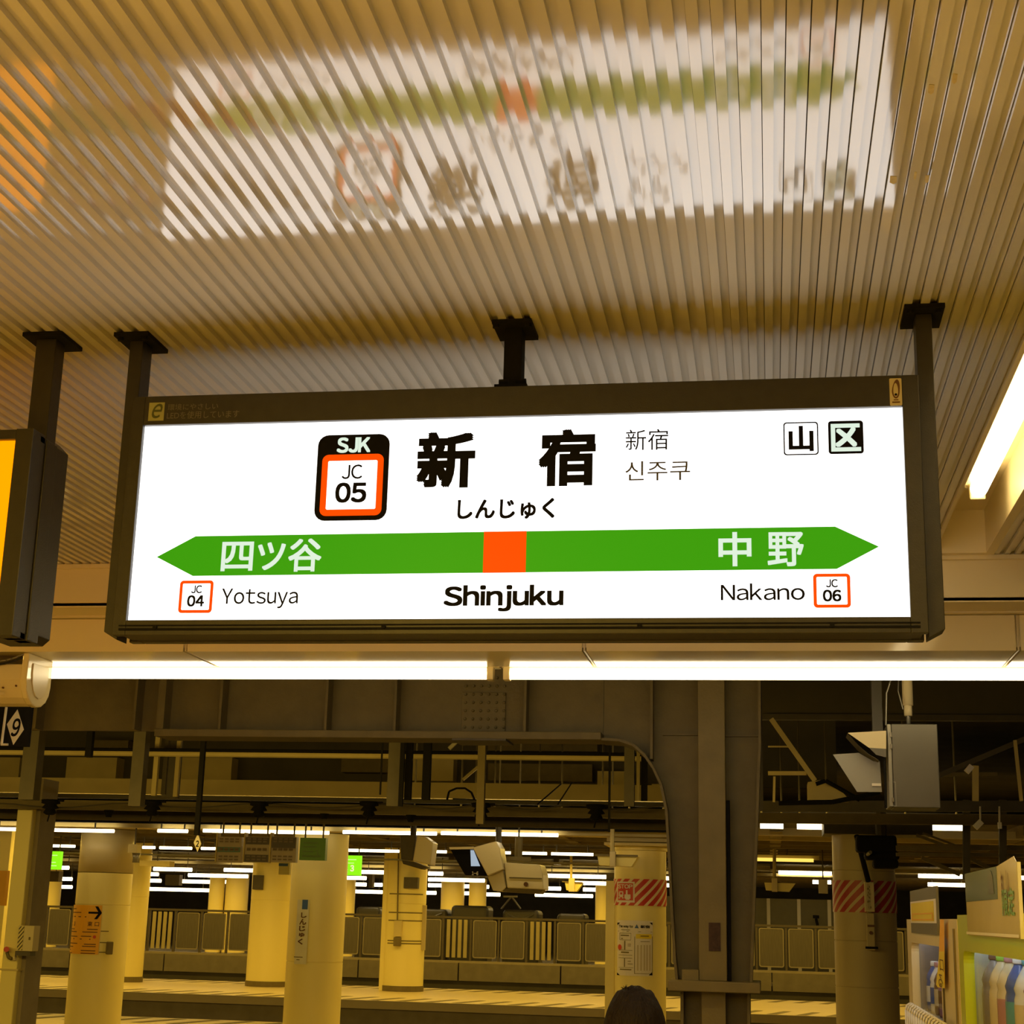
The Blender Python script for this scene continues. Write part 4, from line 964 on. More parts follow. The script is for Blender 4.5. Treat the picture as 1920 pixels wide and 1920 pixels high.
# ------------------------------------------------------------------ rows of far tubes
lamp_n = [0]
tm = {}
def row(segs, Y, r, m, label, group, brk=True, cat='lamp'):
    segs = sorted(segs); N = len(segs); words = ['leftmost', 'second from left', 'third from left', 'fourth from left', 'fifth from left', 'sixth from left', 'seventh from left']
    for si, (x0, x1, y) in enumerate(segs):
        w_ = 'rightmost' if si == N-1 else words[si] if si < (N+1)//2 else {1: 'second from right', 2: 'third from right', 3: 'fourth from right', 4: 'fifth from right', 5: 'sixth from right', 6: 'seventh from right'}[N-1-si]
        a, b = at(x0, y, Y), at(x1, y, Y); L = b.x-a.x
        n = 1
        o = MB().tube((-L/2+r, 0, 0), (L/2-r, 0, 0), r, 10).build('far_tube_light', m, None, smooth=True)
        o.location = ((a.x+b.x)/2, Y, (a.z+b.z)/2)
        tag(o, label+', '+w_, cat, group)
        for sx in (-.35, .35):
            zc = (2.98 if Y < 22 else 3.25 if Y < 40 else 3.30) if Y > 20 else 5.2
            h_ = MB().tube((o.location.x+sx*L, Y, o.location.z+r*.8), (o.location.x+sx*L, Y, zc), .012, 5).build('hanger', m_dsteel, o)
row([(-40, 217, 1556), (293, 355, 1558), (378, 620, 1559.5), (640, 822, 1561.5), (824, 1050, 1564)], 20.6, .024, m_tube2, 'thin tube in the long row along the opposite canopy edge', 'thin tubes along the opposite canopy edge')
row([(858, 896, 1540), (908, 1028, 1541.5), (1036, 1146, 1543), (1166, 1258, 1545.5), (1420, 1474, 1548.5), (1489, 1562, 1550), (1678, 1815, 1551.5)], 19.4, .034, m_tube2, 'short bright tube in the highest far row, near the steel column', 'bright tubes of the highest far row')
row([(-10, 26, 1583), (62, 143, 1586), (265, 293, 1589), (297, 362, 1590), (375, 408, 1591), (635, 751, 1595), (810, 840, 1597), (939, 960, 1599), (968, 1028, 1600), (1031, 1115, 1601.5)], 30.5, .028, m_tube2, 'thin tube in the row behind the departure boards', 'thin tubes behind the departure boards')
row([(-10, 12, 1625), (106, 132, 1627), (235, 275, 1629), (285, 363, 1630), (417, 523, 1632), (672, 798, 1636), (800, 834, 1638), (1016, 1140, 1643), (1245, 1266, 1647), (1718, 1815, 1643), (1456, 1563, 1637), (1908, 1925, 1646)], 46.8, .058, m_tube2, 'thick bright tube in the upper row above the far fence', 'upper row of thick tubes above the far fence')  # far rows drawn thicker: bloom around the tubes is put into their radius
row([(-10, 12, 1634), (57, 93, 1635), (260, 300, 1639), (350, 468, 1642), (632, 690, 1646), (800, 912, 1650), (1072, 1141, 1656), (1246, 1266, 1660), (1520, 1562, 1654), (1736, 1815, 1659)], 52, .062, m_tube2, 'thick bright tube in the second row above the far fence', 'second row of thick tubes above the far fence')
row([(55, 90, 1646), (110, 138, 1648), (260, 305, 1651), (336, 400, 1653), (419, 467, 1654), (524, 540, 1656), (632, 690, 1658), (697, 720, 1659), (800, 838, 1660), (843, 920, 1662), (1018, 1055, 1666), (1090, 1128, 1668)], 57, .068, m_tube2, 'thick bright tube in the third row above the far fence', 'third row of thick tubes above the far fence')
row([(52, 108, 1662), (112, 138, 1663), (260, 402, 1668), (454, 467, 1669), (524, 540, 1670), (658, 720, 1672), (790, 821, 1674), (863, 889, 1675), (892, 941, 1677), (1000, 1115, 1679)], 63, .072, m_tube2, 'thick bright tube in the lowest row above the far fence', 'lowest row of thick tubes above the far fence')
# dim batten right of the steel column
bt = tag(empty('batten_light', at(1485, 1608, 29)), 'dim batten light in a cream tray right of the steel column', 'lamp')
a, b = at(1416, 1609, 29), at(1536, 1610, 29)
B(a.x, b.x, 29, 29.15, b.z-.02, b.z+.05).build('tray', m_beamc, bt)
MB().tube((a.x, 28.97, b.z-.035), (b.x-.1, 28.97, b.z-.035), .03, 8).build('tube', m_dim, bt)
# pale pipe lines under the thin tube row
for nm, lab, y, Y in (('conduit_pipe', 'thin pale conduit under the tubes behind the departure boards', 1602, 30.3),):
    a = at(-20, 1596, Y)
    tag(MB().tube((a.x, Y, a.z-.0), (at(1130, 1610, Y).x, Y, a.z), .02, 6).build(nm, m_paper), lab, 'pipe')
tag(B(-30, 2, 46.9, 47.1, at(300, 1618, 47).z, at(300, 1613, 47).z).build('lamp_beam', m_beamc), 'long pale beam above the far lamp rows', 'beam')

# ------------------------------------------------------------------ boards, monitors and signs under the opposite canopy
def board(px0, px1, py0, py1, Y, m, name, label, cat='sign', th=.1):
    u0, u1, v0, v1 = bx(px0, py0, px1, py1, Y)
    e = tag(empty(name, ((u0+u1)/2, Y, v0)), label, cat)
    B(u0, u1, Y, Y+th, v0, v1).build('case', m, e)
    for x in (u0+.05, u1-.05): MB().tube((x, Y+th/2, v1), (x, Y+th/2, 3.25 if Y > 26 else 3.0), .012, 6).build('hanger', m_steel, e)
    if Y < 20: MB().bar((u0, Y+th/2, 3.0), (u1, Y+th/2, 3.0), .03).bar(((u0+u1)/2, Y+th/2, 3.0), ((u0+u1)/2, 20.55, 3.0), .03).build('hanger_rail', m_steel, e)
    return e, u0, u1, v0, v1
m_bd = mat('departure_board', (.42, .34, .27), .4, var=.15); m_bdd = mat('departure_board_dark', (.05, .03, .025), .4)
m_teal = mat('departure_board_teal', (.07, .16, .15), .4); m_bdt = mat('board_lettering', (.18, .13, .1), .5)
for i, (x0, x1, lab) in enumerate(((407, 452, 'departure board with a teal middle strip, leftmost of three'), (459, 505, 'departure board with two dark strips, middle of three'), (508, 555, 'departure board with a dark upper half, rightmost of three'))):
    e, u0, u1, v0, v1 = board(x0, x1, 1569, 1617, 19.6, m_bd, 'departure_board', lab)
    hgt = v1-v0
    def strip(a, b, m): B(u0+.01, u1-.01, 19.59, 19.6, v0+a*hgt, v0+b*hgt).build('strip', m, e)
    if i == 0: strip(.40, .60, m_teal)
    if i == 1: strip(.02, .30, m_bdd); strip(.70, .98, m_bdd)
    if i == 2: strip(.56, .98, m_bdd)
    rows = []
    for zr in (.08, .20, .45, .50, .78, .88):
        for j in range(4): rows.append((u0+.03+j*.07, u0+.03+j*.07+.05, v0+zr*hgt, .02))
    lines(flatY(19.6), rows, m_bdt, e, 'small_print', .014, 1)
    B(u0-.015, u0+.0, 19.58, 19.7, v0, v1+.05).build('edge_strip', m_beamc, e)
e, u0, u1, v0, v1 = board(562, 610, 1571, 1613, 19.6, m_green, 'platform_sign', 'dark green unlit sign numbered three on the name column')
m_gt = mat('green_board_print', (.11, .22, .06), .5)
text('3', flatY(19.6), *bx(591, 1594, 597, 1606, 19.6), m_gt, e, bold=.01)
lines(flatY(19.6), [(u0+.04, u1-.06, v0+.04, .02), (u0+.04, u1-.1, v1-.07, .015), (u0+.04, u1-.12, v1-.12, .015), (u0+.04, u0+.18, v0+.1, .015)], m_gt, e, 'small_print', .006)
e, u0, u1, v0, v1 = board(636, 676, 1604, 1641, 28, e_lime, 'platform_sign', 'lit lime green sign numbered three right of the name column')
text('3', flatY(28), *bx(657, 1622, 664, 1634, 28), e_litw, e, bold=.03, d=.01)
m_lt = emit('lime_print', (.75, 1.0, .35), 1.)
lines(flatY(28), [(u0+.03, u0+.17, v0+.05, .012), (u0+.03, u0+.17, v0+.09, .012), (u0+.03, u1-.08, v1-.08, .014), (u0+.03, u1-.12, v1-.14, .012)], m_lt, e, 'small_print', .008)
e, u0, u1, v0, v1 = board(75, 113, 1596, 1630, 28, e_lime, 'platform_sign', 'lit lime green sign with a white end left of the way sign column')
q = bx(61, 1596, 75, 1630, 28); B(q[0], q[1], 28, 28.1, q[2], q[3]).build('white_end', e_litw, e)
q = bx(63, 1612, 73, 1616, 28); B(q[0], q[1], 27.99, 28, q[2], q[3]).build('blue_strip', mat('violet_print', (.2, .2, .4), .4), e)
lines(flatY(28), [(u0+.05, u1-.06, v0+.06, .014), (u0+.05, u1-.08, v0+.12, .014), (u0+.05, u1-.06, v1-.08, .014)], m_lt, e, 'small_print', .008)
e, u0, u1, v0, v1 = board(523, 543, 1614, 1640, 30, m_col, 'notice_board', 'small cream notice with a blue strip left of the name column')
q = bx(523, 1619, 540, 1624, 30); B(q[0], q[1], 29.99, 30, q[2], q[3]).build('blue_strip', m_blue, e)
# tilted monitors (seen from behind / the side)
mo = tag(empty('monitor', at(782, 1595, 20)), 'dark monitor with a cream back panel, left of the large tilted monitor', 'monitor')
q = [at(*a, 20) for a in ((750, 1566), (780, 1566), (773, 1614), (752, 1612))]
MB().prism([(a.x, a.z) for a in q], flatY(20), 0, -.12).build('screen_case', m_dsteel, mo, bevel=.01)
q = [at(*a, 19.9) for a in ((782, 1567), (795, 1568), (812, 1580), (807, 1622), (774, 1614))]
MB().prism([(a.x, a.z) for a in q], flatY(19.9), 0, -.3).build('back_panel', m_cream, mo, bevel=.01)
q = [at(*a, 20.1) for a in ((753, 1613), (774, 1615), (802, 1626), (790, 1630), (756, 1620))]
MB().prism([(a.x, a.z) for a in q], flatY(20.1), 0, -.2).build('lower_plate', m_dsteel, mo)
MB().tube(at(775, 1566, 20.1), at(776, 1545, 20.1), .04, 8).build('hanger', m_dsteel, mo)
mo = tag(empty('monitor', at(900, 1620, 20)), 'large tilted cream monitor with a black screen reading one to six', 'monitor')
q = [at(*a, 20) for a in ((843, 1590), (887, 1591), (914, 1642), (872, 1641))]
MB().prism([(a.x, a.z) for a in q], flatY(20), 0, -.1).build('screen', m_ink, mo)
q = [at(*a, 19.98) for a in ((882, 1594), (888, 1594), (900, 1624), (883, 1624))]
MB().prism([(a.x, a.z) for a in q], flatY(19.98), 0, -.01).build('lit_area', e_scr, mo)
text('1-6', flatY(19.99), *bx(885, 1634, 897, 1641, 19.99), m_paper, mo, bold=.03, d=.01)
q = [at(*a, 19.9) for a in ((842, 1588.5), (887, 1587.5), (889, 1592), (843, 1592.5))]
MB().prism([(a.x, a.z) for a in q], flatY(19.9), 0, -.3).build('screen_hood', m_cream, mo)
q = [at(*a, 19.88) for a in ((886, 1589), (930, 1577), (937, 1590), (943, 1630), (914, 1642))]
MB().prism([(a.x, a.z) for a in q], flatY(19.88), 0, -.4).build('side_panel', m_cream, mo, bevel=.01)
MB().tube(at(935, 1580, 20.2), at(935, 1548, 20.2), .04, 8).build('hanger', m_dsteel, mo)
sc = tag(empty('speaker_box', at(970, 1640, 20.2)), 'cream box with sloping side hung right of the tilted monitor', 'box')
q = [at(*a, 20.0) for a in ((945, 1617), (1012, 1621), (1018, 1640), (1019, 1668), (951, 1665))]
MB().prism([(a.x, a.z) for a in q], flatY(20.0), 0, -.5).build('front_panel', m_cream, sc, bevel=.012)
q = [at(*a, 20.02) for a in ((914, 1643), (943, 1631), (949, 1664), (940, 1672), (924, 1670))]
MB().prism([(a.x, a.z) for a in q], flatY(20.02), 0, -.45).build('side_panel', m_beige, sc, bevel=.01)
q = [at(*a, 20.05) for a in ((950, 1665.5), (1018, 1668.5), (1010, 1676), (943, 1672))]
MB().prism([(a.x, a.z) for a in q], flatY(20.05), 0, -.4).build('bottom_panel', m_steel, sc)
MB().bar(at(955, 1645.5, 19.98), at(1016, 1647.5, 19.98), .015).build('groove', m_steel, sc)
MB().tube(at(986, 1658, 19.99), at(986, 1658, 19.96), .03, 8).build('knob', m_inkb, sc)
MB().bar(at(950, 1609, 20.1), at(995, 1611, 20.1), .05, .05).tube(at(972, 1609, 20.2), at(973, 1570, 20.2), .05, 8).build('hanger', m_steel, sc)
def tlight(name, label, cx0, cx1, y0, y1, Y, py_top, pxp):
    e = tag(empty(name, at((cx0+cx1)/2, y1, Y)), label, 'lamp')
    q = [at(*a, Y) for a in ((cx0+5, y0+8), ((cx0+cx1)/2, y0+6), (cx1, y0+10), (cx1-12, y1), (cx0+8, y1-3))]
    MB().prism([(a.x, a.z) for a in q], flatY(Y), 0, -.25).build('shade', m_col, e)
    MB().bar(at(cx0, y0+7, Y-.02), at(cx1, y0+9, Y-.02), .025).build('rim', m_steel, e)
    u0, u1, v0, v1 = bx(pxp-5, y0, pxp+6, y1, Y-.1)
    B(u0, u1, Y-.1, Y, v0, v1).build('bracket', m_beige, e, bevel=.01)
    MB().tube(at(pxp, y0, Y), at(pxp, py_top, Y), .03, 8).build('stem', m_beamc, e)
tlight('platform_mirror', 'tilted cream mirror lamp on a rod before the striped column', 1115, 1196, 1596, 1625, 20.3, 1548, 1148)
tlight('platform_mirror', 'tilted cream mirror lamp on a rod right of the steel column', 1428, 1492, 1646, 1672, 28.0, 1563, 1452)
tlight('platform_mirror', 'small glowing tilted lamp between the monitors and striped column', 1054, 1093, 1646, 1672, 37.0, 1595, 1071)
u0, u1, v0, v1 = bx(1535, 1649, 1552, 1675, 30); tag(B(u0, u1, 30, 30.1, v0, v1).build('lit_tag', m_paper), 'small pale tag hanging left of the wide greyer column', 'sign')
u0, u1, v0, v1 = bx(244, 1599, 256, 1617, 21); e = tag(empty('loudspeaker', ((u0+u1)/2, 21, v0)), 'small grey loudspeaker right of the way sign column', 'speaker')
MB().lathe((u0+u1)/2, 21.1, [(.05, v0), (.045, (v0+v1)/2), (.06, v1)], 14).build('horn', m_galv, e, smooth=True)
q = bx(240, 1583, 257, 1599, 21); B(q[0], q[1], 21, 21.15, q[2], q[3]).build('mount', m_beamc, e)
u0, u1, v0, v1 = bx(262, 1614, 318, 1624, 34); tag(B(u0, u1, 34, 34.3, v0, v1).build('flat_lamp', m_beamc), 'flat cream lamp shade above the far tubes', 'lamp')
u0, u1, v0, v1 = bx(310, 1640, 336, 1660, 50); tag(B(u0, u1, 50, 50.3, v0, v1).build('dark_speaker', m_steel), 'brown box between the far tubes', 'box')
u0, u1, v0, v1 = bx(92, 1633, 110, 1653, 50); tag(B(u0, u1, 50, 50.3, v0, v1).build('dark_speaker', m_steel), 'brown box between the far tubes behind the left green sign', 'box')
u0, u1, v0, v1 = bx(691, 1640, 698, 1664, 50); tag(B(u0, u1, 50, 50.3, v0, v1).build('dark_speaker', m_steel), 'thin brown box between the far tubes left of the meter column', 'box')

# ------------------------------------------------------------------ vending machines on this platform (fronts face -X)
XV = .48; FX = flatX(XV)
def YV(px): return atx(px, 1730, XV).y
def ZV(px, py): return atx(px, py, XV).z
yg0, yg1, yb1 = 2.95, YV(1795), YV(1700)
vg = tag(empty('vending_machine', (.85, 3.65, 0)), 'lime green vending machine at the right frame edge', 'vending machine')
wz1 = ZV(1830, 1768); wy1 = YV(1806); wy0 = 3.08; wz0 = .95
body = MB().box(XV, 1.25, yg0, yg1-.004, .05, wz0).box(XV, 1.25, yg0, yg1-.004, wz1, 1.775).box(XV, 1.25, yg0, wy0, wz0, wz1).box(XV, 1.25, wy1, yg1-.004, wz0, wz1).box(1.0, 1.25, wy0, wy1, wz0, wz1)
body.build('body', m_lime, vg)
MB().box(XV+.02, XV+.03, wy0, wy1, wz0, wz1)
gl = bpy.data.materials.new('window_glass'); gl.use_nodes = True
nt = gl.node_tree; nt.nodes.clear()
o_ = nt.nodes.new('ShaderNodeOutputMaterial'); mx_ = nt.nodes.new('ShaderNodeMixShader'); mx_.inputs[0].default_value = .14
t_ = nt.nodes.new('ShaderNodeBsdfTransparent'); g_ = nt.nodes.new('ShaderNodeBsdfGlossy'); g_.inputs['Roughness'].default_value = .06
nt.links.new(t_.outputs[0], mx_.inputs[1]); nt.links.new(g_.outputs[0], mx_.inputs[2]); nt.links.new(mx_.outputs[0], o_.inputs[0])
def window(parent, y0, y1, z0, z1, m):
    b = MB(); o = rr(y0-.004, y1+.004, z0-.004, z1+.004, .012); i = rr(y0+.022, y1-.022, z0+.022, z1-.022, .03); n = len(o)
    b.prism(o, FX, .006, .004)
    b = MB()
    for d0 in (.006, -.02):
        pass
    vs = [FX(u, v, .006) for u, v in o]+[FX(u, v, .006) for u, v in i]+[FX(u, v, -.02) for u, v in i]
    b.add(vs, [(j, (j+1) % n, n+(j+1) % n, n+j) for j in range(n)]+[(n+j, n+(j+1) % n, 2*n+(j+1) % n, 2*n+j) for j in range(n)])
    b.build('window_frame', m, parent)
    B(XV+.012, XV+.016, y0+.01, y1-.01, z0+.01, z1-.01).build('window_pane', gl, parent)
m_liner = mat('grey_liner', (.42, .44, .40), .4); m_liner2 = mat('brown_grey_liner', (.22, .19, .17), .4, var=.3, scale=12)
window(vg, wy0, wy1, wz0, wz1, m_lime)
lamp_in = emit('display_light', (.85, .9, 1.), 5)
B(XV+.03, XV+.045, wy0+.02, wy1-.02, wz1-.012, wz1-.004).build('display_lamp', lamp_in, vg)
MB().box(XV+.14, XV+.15, wy0, wy1, wz0, wz1).box(XV+.02, XV+.14, wy1-.012, wy1-.002, wz0, wz1).build('back_liner', m_liner, vg)
vb = tag(empty('vending_machine', (.85, 5.1, 0)), 'beige vending machine behind the lime green one', 'vending machine')
by1 = YV(1709); by0 = YV(1766); bz1 = ZV(1735, 1757); bz0 = .95; ysp = YV(1769)
MB().box(XV, 1.25, yg1+.012, by0, .05, 1.765).box(XV, 1.25, by0, by1, bz1, 1.765).box(XV, 1.25, by0, by1, .05, bz0).box(XV, 1.25, by1, yb1, .05, 1.765).box(1.0, 1.25, by0, by1, bz0, bz1).build('body', m_beige, vb)
B(XV-.004, XV, YV(1790), YV(1788), .1, 1.74).build('door_gap', m_steel, vb)
window(vb, by0, by1, bz0, bz1, m_beige)
B(XV+.03, XV+.045, by0+.02, by1-.02, bz1-.012, bz1-.004).build('display_lamp', lamp_in, vb)
MB().box(XV+.14, XV+.15, by0, by1, bz0, bz1).box(XV+.02, XV+.14, by1-.012, by1-.002, bz0, bz1).build('back_liner', m_liner2, vb)
# bottles on the shelves, just behind the panes
cols = {'grey': (.24, .22, .21), 'cream': (.62, .54, .36), 'blue': (.07, .12, .40), 'white': (.66, .68, .70), 'purple': (.26, .13, .24), 'pink': (.45, .24, .27), 'teal': (.12, .34, .42), 'orange': (.80, .38, .08), 'green': (.28, .55, .08), 'brown': (.16, .09, .06)}
pm_ = {k: mat('drink_'+k, c, .18, var=.12, scale=20) for k, c in cols.items()}
def bottle(y, z, h, body, cap, band_, label, group, x=XV+.062, r=.033):
    e = tag(empty('drink_bottle', (x, y, z)), label, 'bottle', group)
    P = [(r*.9, 0), (r, .01), (r, h*.55), (r*.92, h*.60), (r, h*.66), (r*.8, h*.76), (r*.42, h*.88), (r*.40, h*.90)]
    MB().lathe(x, y, [(a, z+b) for a, b in P], 18).build('container', pm_[body], e, smooth=True)
    MB().lathe(x, y, [(r*.46, z+h*.90), (r*.48, z+h*.91), (r*.48, z+h*.99), (r*.42, z+h)], 14).build('cap', pm_[cap], e, smooth=True)
    MB().lathe(x, y, [(r*1.02, z+h*.18), (r*1.02, z+h*.50)], 18, True).build('wrap', pm_[band_], e, smooth=True)
ZS = 1.49
B(XV+.02, XV+.138, wy0+.01, wy1-.01, ZS-.012, ZS).build('shelf', m_cream, vg)
seq = [('grey', 'brown', 'grey'), ('cream', 'green', 'cream'), ('cream', 'pink', 'pink'), ('blue', 'white', 'teal'), ('white', 'teal', 'cream'), ('purple', 'brown', 'pink'), ('teal', 'white', 'blue'), ('purple', 'white', 'cream')]
sp_w = (wy1-wy0-.08)/len(seq)
words = ['at the far end', 'second from the far end', 'third from the far end', 'fourth from the far end', 'fourth from the near end', 'third from the near end', 'second from the near end', 'at the near end']
for i, (a_, b_, c_2) in enumerate(seq):
    bottle(wy1-.06-sp_w*(i+.3), ZS, .20, a_, b_, c_2, '%s bottle with %s cap in the lime machine, %s' % (a_, b_, words[i]), 'bottles on display in the lime machine', r=.036)
for zi, (z, h) in enumerate(((1.27, .16), (1.47, .16))):
    B(XV+.02, XV+.138, by0+.01, by1-.01, z-.012, z).build('shelf', m_galv, vb)
    seq2 = [('grey', 'white', 'brown'), ('white', 'blue', 'grey'), ('purple', 'white', 'pink'), ('blue', 'white', 'white'), ('white', 'pink', 'blue'), ('brown', 'grey', 'cream'), ('purple', 'white', 'brown')]
    w2 = ['at the far end', 'second from the far end', 'third from the far end', 'in the middle', 'third from the near end', 'second from the near end', 'at the near end']
    for i in range(7):
        a_, b_, c_2 = seq2[(i+zi*3) % 7]
        bottle(by1-.07-(by1-by0-.1)/7*(i+.3), z, h, a_, b_, c_2, '%s bottle, %s cap, %s shelf of the beige machine, %s' % (a_, b_, ['lower', 'upper'][zi], w2[i]), 'bottles on the %s shelf of the beige machine' % ['lower', 'upper'][zi], r=.03)
# poster board above the lime machine
pbd = tag(empty('poster_board', (XV-.007, 3.6, 1.8)), 'glossy poster board with blue and cream halves on the lime machine', 'poster')
XP = XV-.007; FP = flatX(XP)
def yp(px, py=1700): return atx(px, py, XP).y
y1p, y0p = yp(1813), yp(1911); z1p, z0p = atx(1813, 1638, XP).z, atx(1813, 1753, XP).z
gloss = mat('glossy_print_cream', (.80, .70, .42), .10, var=.1, spec=.8); glb = mat('glossy_print_blue', (.20, .27, .27), .10, var=.35, scale=12, spec=.8)
B(XP, XV, y0p, y1p, z0p, z1p).build('board', m_white, pbd)
ym = yp(1873); zm = atx(1850, 1688, XP).z
shape([(y0p, z0p), (y1p, z0p), (y1p, z1p), (ym, z1p), (y0p+.03, z1p+.012), (y0p, z1p)], FP, gloss, pbd, 'cream_print', .001)
shape([(ym, zm), (y1p, zm), (y1p, z1p), (ym, z1p)], FP, glb, pbd, 'blue_print', .002)
arch = [(yp(1862)+.045*math.cos(math.pi*t/8), zm+.012+.05*math.sin(math.pi*t/8)) for t in range(9)]
shape(arch, FP, mat('brown_arch', (.10, .09, .05), .15), pbd, 'arch_shape', .003)
for i in range(2):
    yy = yp(1884+i*10)
    text('おい' if i == 0 else 'しい', FP, yy-.022, yy+.018, z1p-.065, z1p-.012, m_inkb, pbd, d=.003, bold=.02, flip=True)
text('限定', FP, yp(1905), yp(1882), zm-.035, zm+.02, mat('leaf_print', (.15, .38, .04), .2), pbd, d=.003, bold=.02, flip=True)
shape([(y0p, z0p+.002), (y1p, z0p+.002), (y1p, z0p+.008), (y0p, z0p+.008)], FP, m_white, pbd, 'white_edge', .004)
# small framed panel above the beige machine
fpn = tag(empty('framed_notice', (XV-.007, 4.9, 1.75)), 'grey framed notice with a yellow drawing on the beige machine', 'notice')
y1f, y0f = yp(1707), yp(1756); z1f, z0f = atx(1730, 1666, XP).z, atx(1730, 1751, XP).z
B(XP, XV, y0f, y1f, z0f, z1f).build('board', m_grey, fpn)
dz = z1f-z0f
shape([(y0f+.01, z0f+.24*dz), (y1f-.01, z0f+.24*dz), (y1f-.01, z0f+.74*dz), (y0f+.01, z0f+.74*dz)], FP, m_paper, fpn, 'sheet', .001)
shape([(y0f+.07, z0f+.28*dz), (y1f-.05, z0f+.28*dz), (y1f-.05, z0f+.70*dz), (y0f+.07, z0f+.70*dz)], FP, m_yel, fpn, 'yellow_field', .002)
ring([(y0f+.09, z0f+.30*dz), (y1f-.08, z0f+.30*dz), (y1f-.08, z0f+.46*dz), (y0f+.09, z0f+.46*dz)], [(y0f+.12, z0f+.33*dz), (y1f-.11, z0f+.33*dz), (y1f-.11, z0f+.43*dz), (y0f+.12, z0f+.43*dz)], FP, m_orange, fpn, 'drawn_frame', .003)
# orange tapering tag
tg = tag(empty('price_tag', (XV-.01, 4.6, 1.5)), 'tall tapering orange tag with black writing on the beige machine', 'tag')
def tp(px, py): p = atx(px, py, XV-.01); return (p.y, p.z)
shape([tp(1764, 1724), tp(1771, 1724), tp(1773, 1853), tp(1760, 1851), tp(1757, 1846), tp(1761, 1810)], flatX(XV-.01), emit('tag_orange', (.5, .2, 0), .0) if 0 else m_orange, tg, 'tag_face', .002)
shape([tp(1763, 1784), tp(1772, 1784), tp(1773, 1853), tp(1760, 1851), tp(1757, 1846), tp(1761, 1810)], flatX(XV-.01), m_yel, tg, 'yellow_part', .003)
y_, z_ = tp(1771, 1800); y2_, z2_ = tp(1765, 1820); text('口', flatX(XV-.01), y2_, y_, z2_, z_, m_inkb, tg, d=.004, flip=True)
y_, z_ = tp(1770, 1828); y2_, z2_ = tp(1763, 1850); text('る', flatX(XV-.01), y2_, y_, z2_, z_, m_inkb, tg, d=.004, flip=True)
# white ribbed rack in front of the beige machine
XR = XV-.035
rk = tag(empty('ribbed_rack', (XR, 5.0, 0)), 'white ribbed rack standing before the beige vending machine', 'rack')
ya, yb = atx(1772, 1915, XR).y, atx(1706, 1880, XR).y; zr = atx(1707, 1882, XR).z
n = 15
for i in range(n):
    y = ya+(yb-ya)*i/(n-1)
    MB().path([Vector((XR-.014, y, .25)), Vector((XR-.014, y, zr-.02)), Vector((XR-.010, y, zr-.006)), Vector((XR, y, zr)), Vector((XR+.012, y, zr-.003))], .0034, 8).build('rib', m_white, rk, smooth=True)
B(XR-.018, XR+.012, ya-.02, yb+.02, .24, .27).build('base_rail', m_white, rk)
MB().tube((XR-.008, ya-.01, zr-.035), (XR-.008, yb+.01, zr-.035), .004, 8).build('cross_rail', m_white, rk)
B(XR+.010, XR+.014, ya, yb, .27, zr-.008).build('back_sheet', m_steel, rk)
for y in (ya, yb): B(XR-.03, XR+.02, y-.015, y+.015, 0, .245).build('foot', m_white, rk)

# ------------------------------------------------------------------ standing person, seen from behind
PX_, PY_ = -.383, 4.62; HT = 1.565
pe = tag(empty('person', (PX_, PY_, 0)), 'person with short dark hair seen from behind at the bottom edge', 'person')
def skin(name, verts, edges, m, parent, sub=2):
    me = bpy.data.meshes.new(name); off = wl(parent)
    me.from_pydata([Vector((PX_, PY_, 0))+Vector(v[:3])-off for v in verts], edges, []); me.materials.append(m)
    o = bpy.data.objects.new(name, me); COL.objects.link(o); o.parent = parent
    sk = o.modifiers.new('skin', 'SKIN'); sk.use_smooth_shade = True
    me.skin_vertices or None
    for i, v in enumerate(verts):
        s = me.skin_vertices[0].data[i]; s.radius = (v[3], v[4] if len(v) > 4 else v[3])
    me.skin_vertices[0].data[0].use_root = True
    ss = o.modifiers.new('sub', 'SUBSURF'); ss.levels = sub; ss.render_levels = sub
    return o
def ensure(me):
    pass
def skin_obj(name, verts, edges, m, parent, sub=2):
    me = bpy.data.meshes.new(name); off = wl(parent)
    me.from_pydata([Vector((PX_, PY_, 0))+Vector(v[:3])-off for v in verts], edges, [])
    bm = bmesh.new(); bm.from_mesh(me); lay_ = bm.verts.layers.skin.verify(); bm.verts.ensure_lookup_table()
    for i, v in enumerate(verts):
        bm.verts[i][lay_].radius = (v[3], v[4] if len(v) > 4 else v[3]); bm.verts[i][lay_].use_root = (i == 0)
    bm.to_mesh(me); bm.free(); me.materials.append(m)
    o = bpy.data.objects.new(name, me); COL.objects.link(o); o.parent = parent
    sk = o.modifiers.new('skin', 'SKIN'); sk.use_smooth_shade = True
    ss = o.modifiers.new('sub', 'SUBSURF'); ss.levels = sub; ss.render_levels = sub
    return o
bv = [(0, 0, .82, .13, .10), (0, 0, 1.0, .11, .085), (0, 0, 1.18, .14, .09), (0, 0, 1.27, .10, .07), (0, 0, 1.34, .048), (0, .01, 1.40, .055), (0, .012, 1.47, .072, .088)]
be = [(0, 1), (1, 2), (2, 3), (3, 4), (4, 5), (5, 6)]
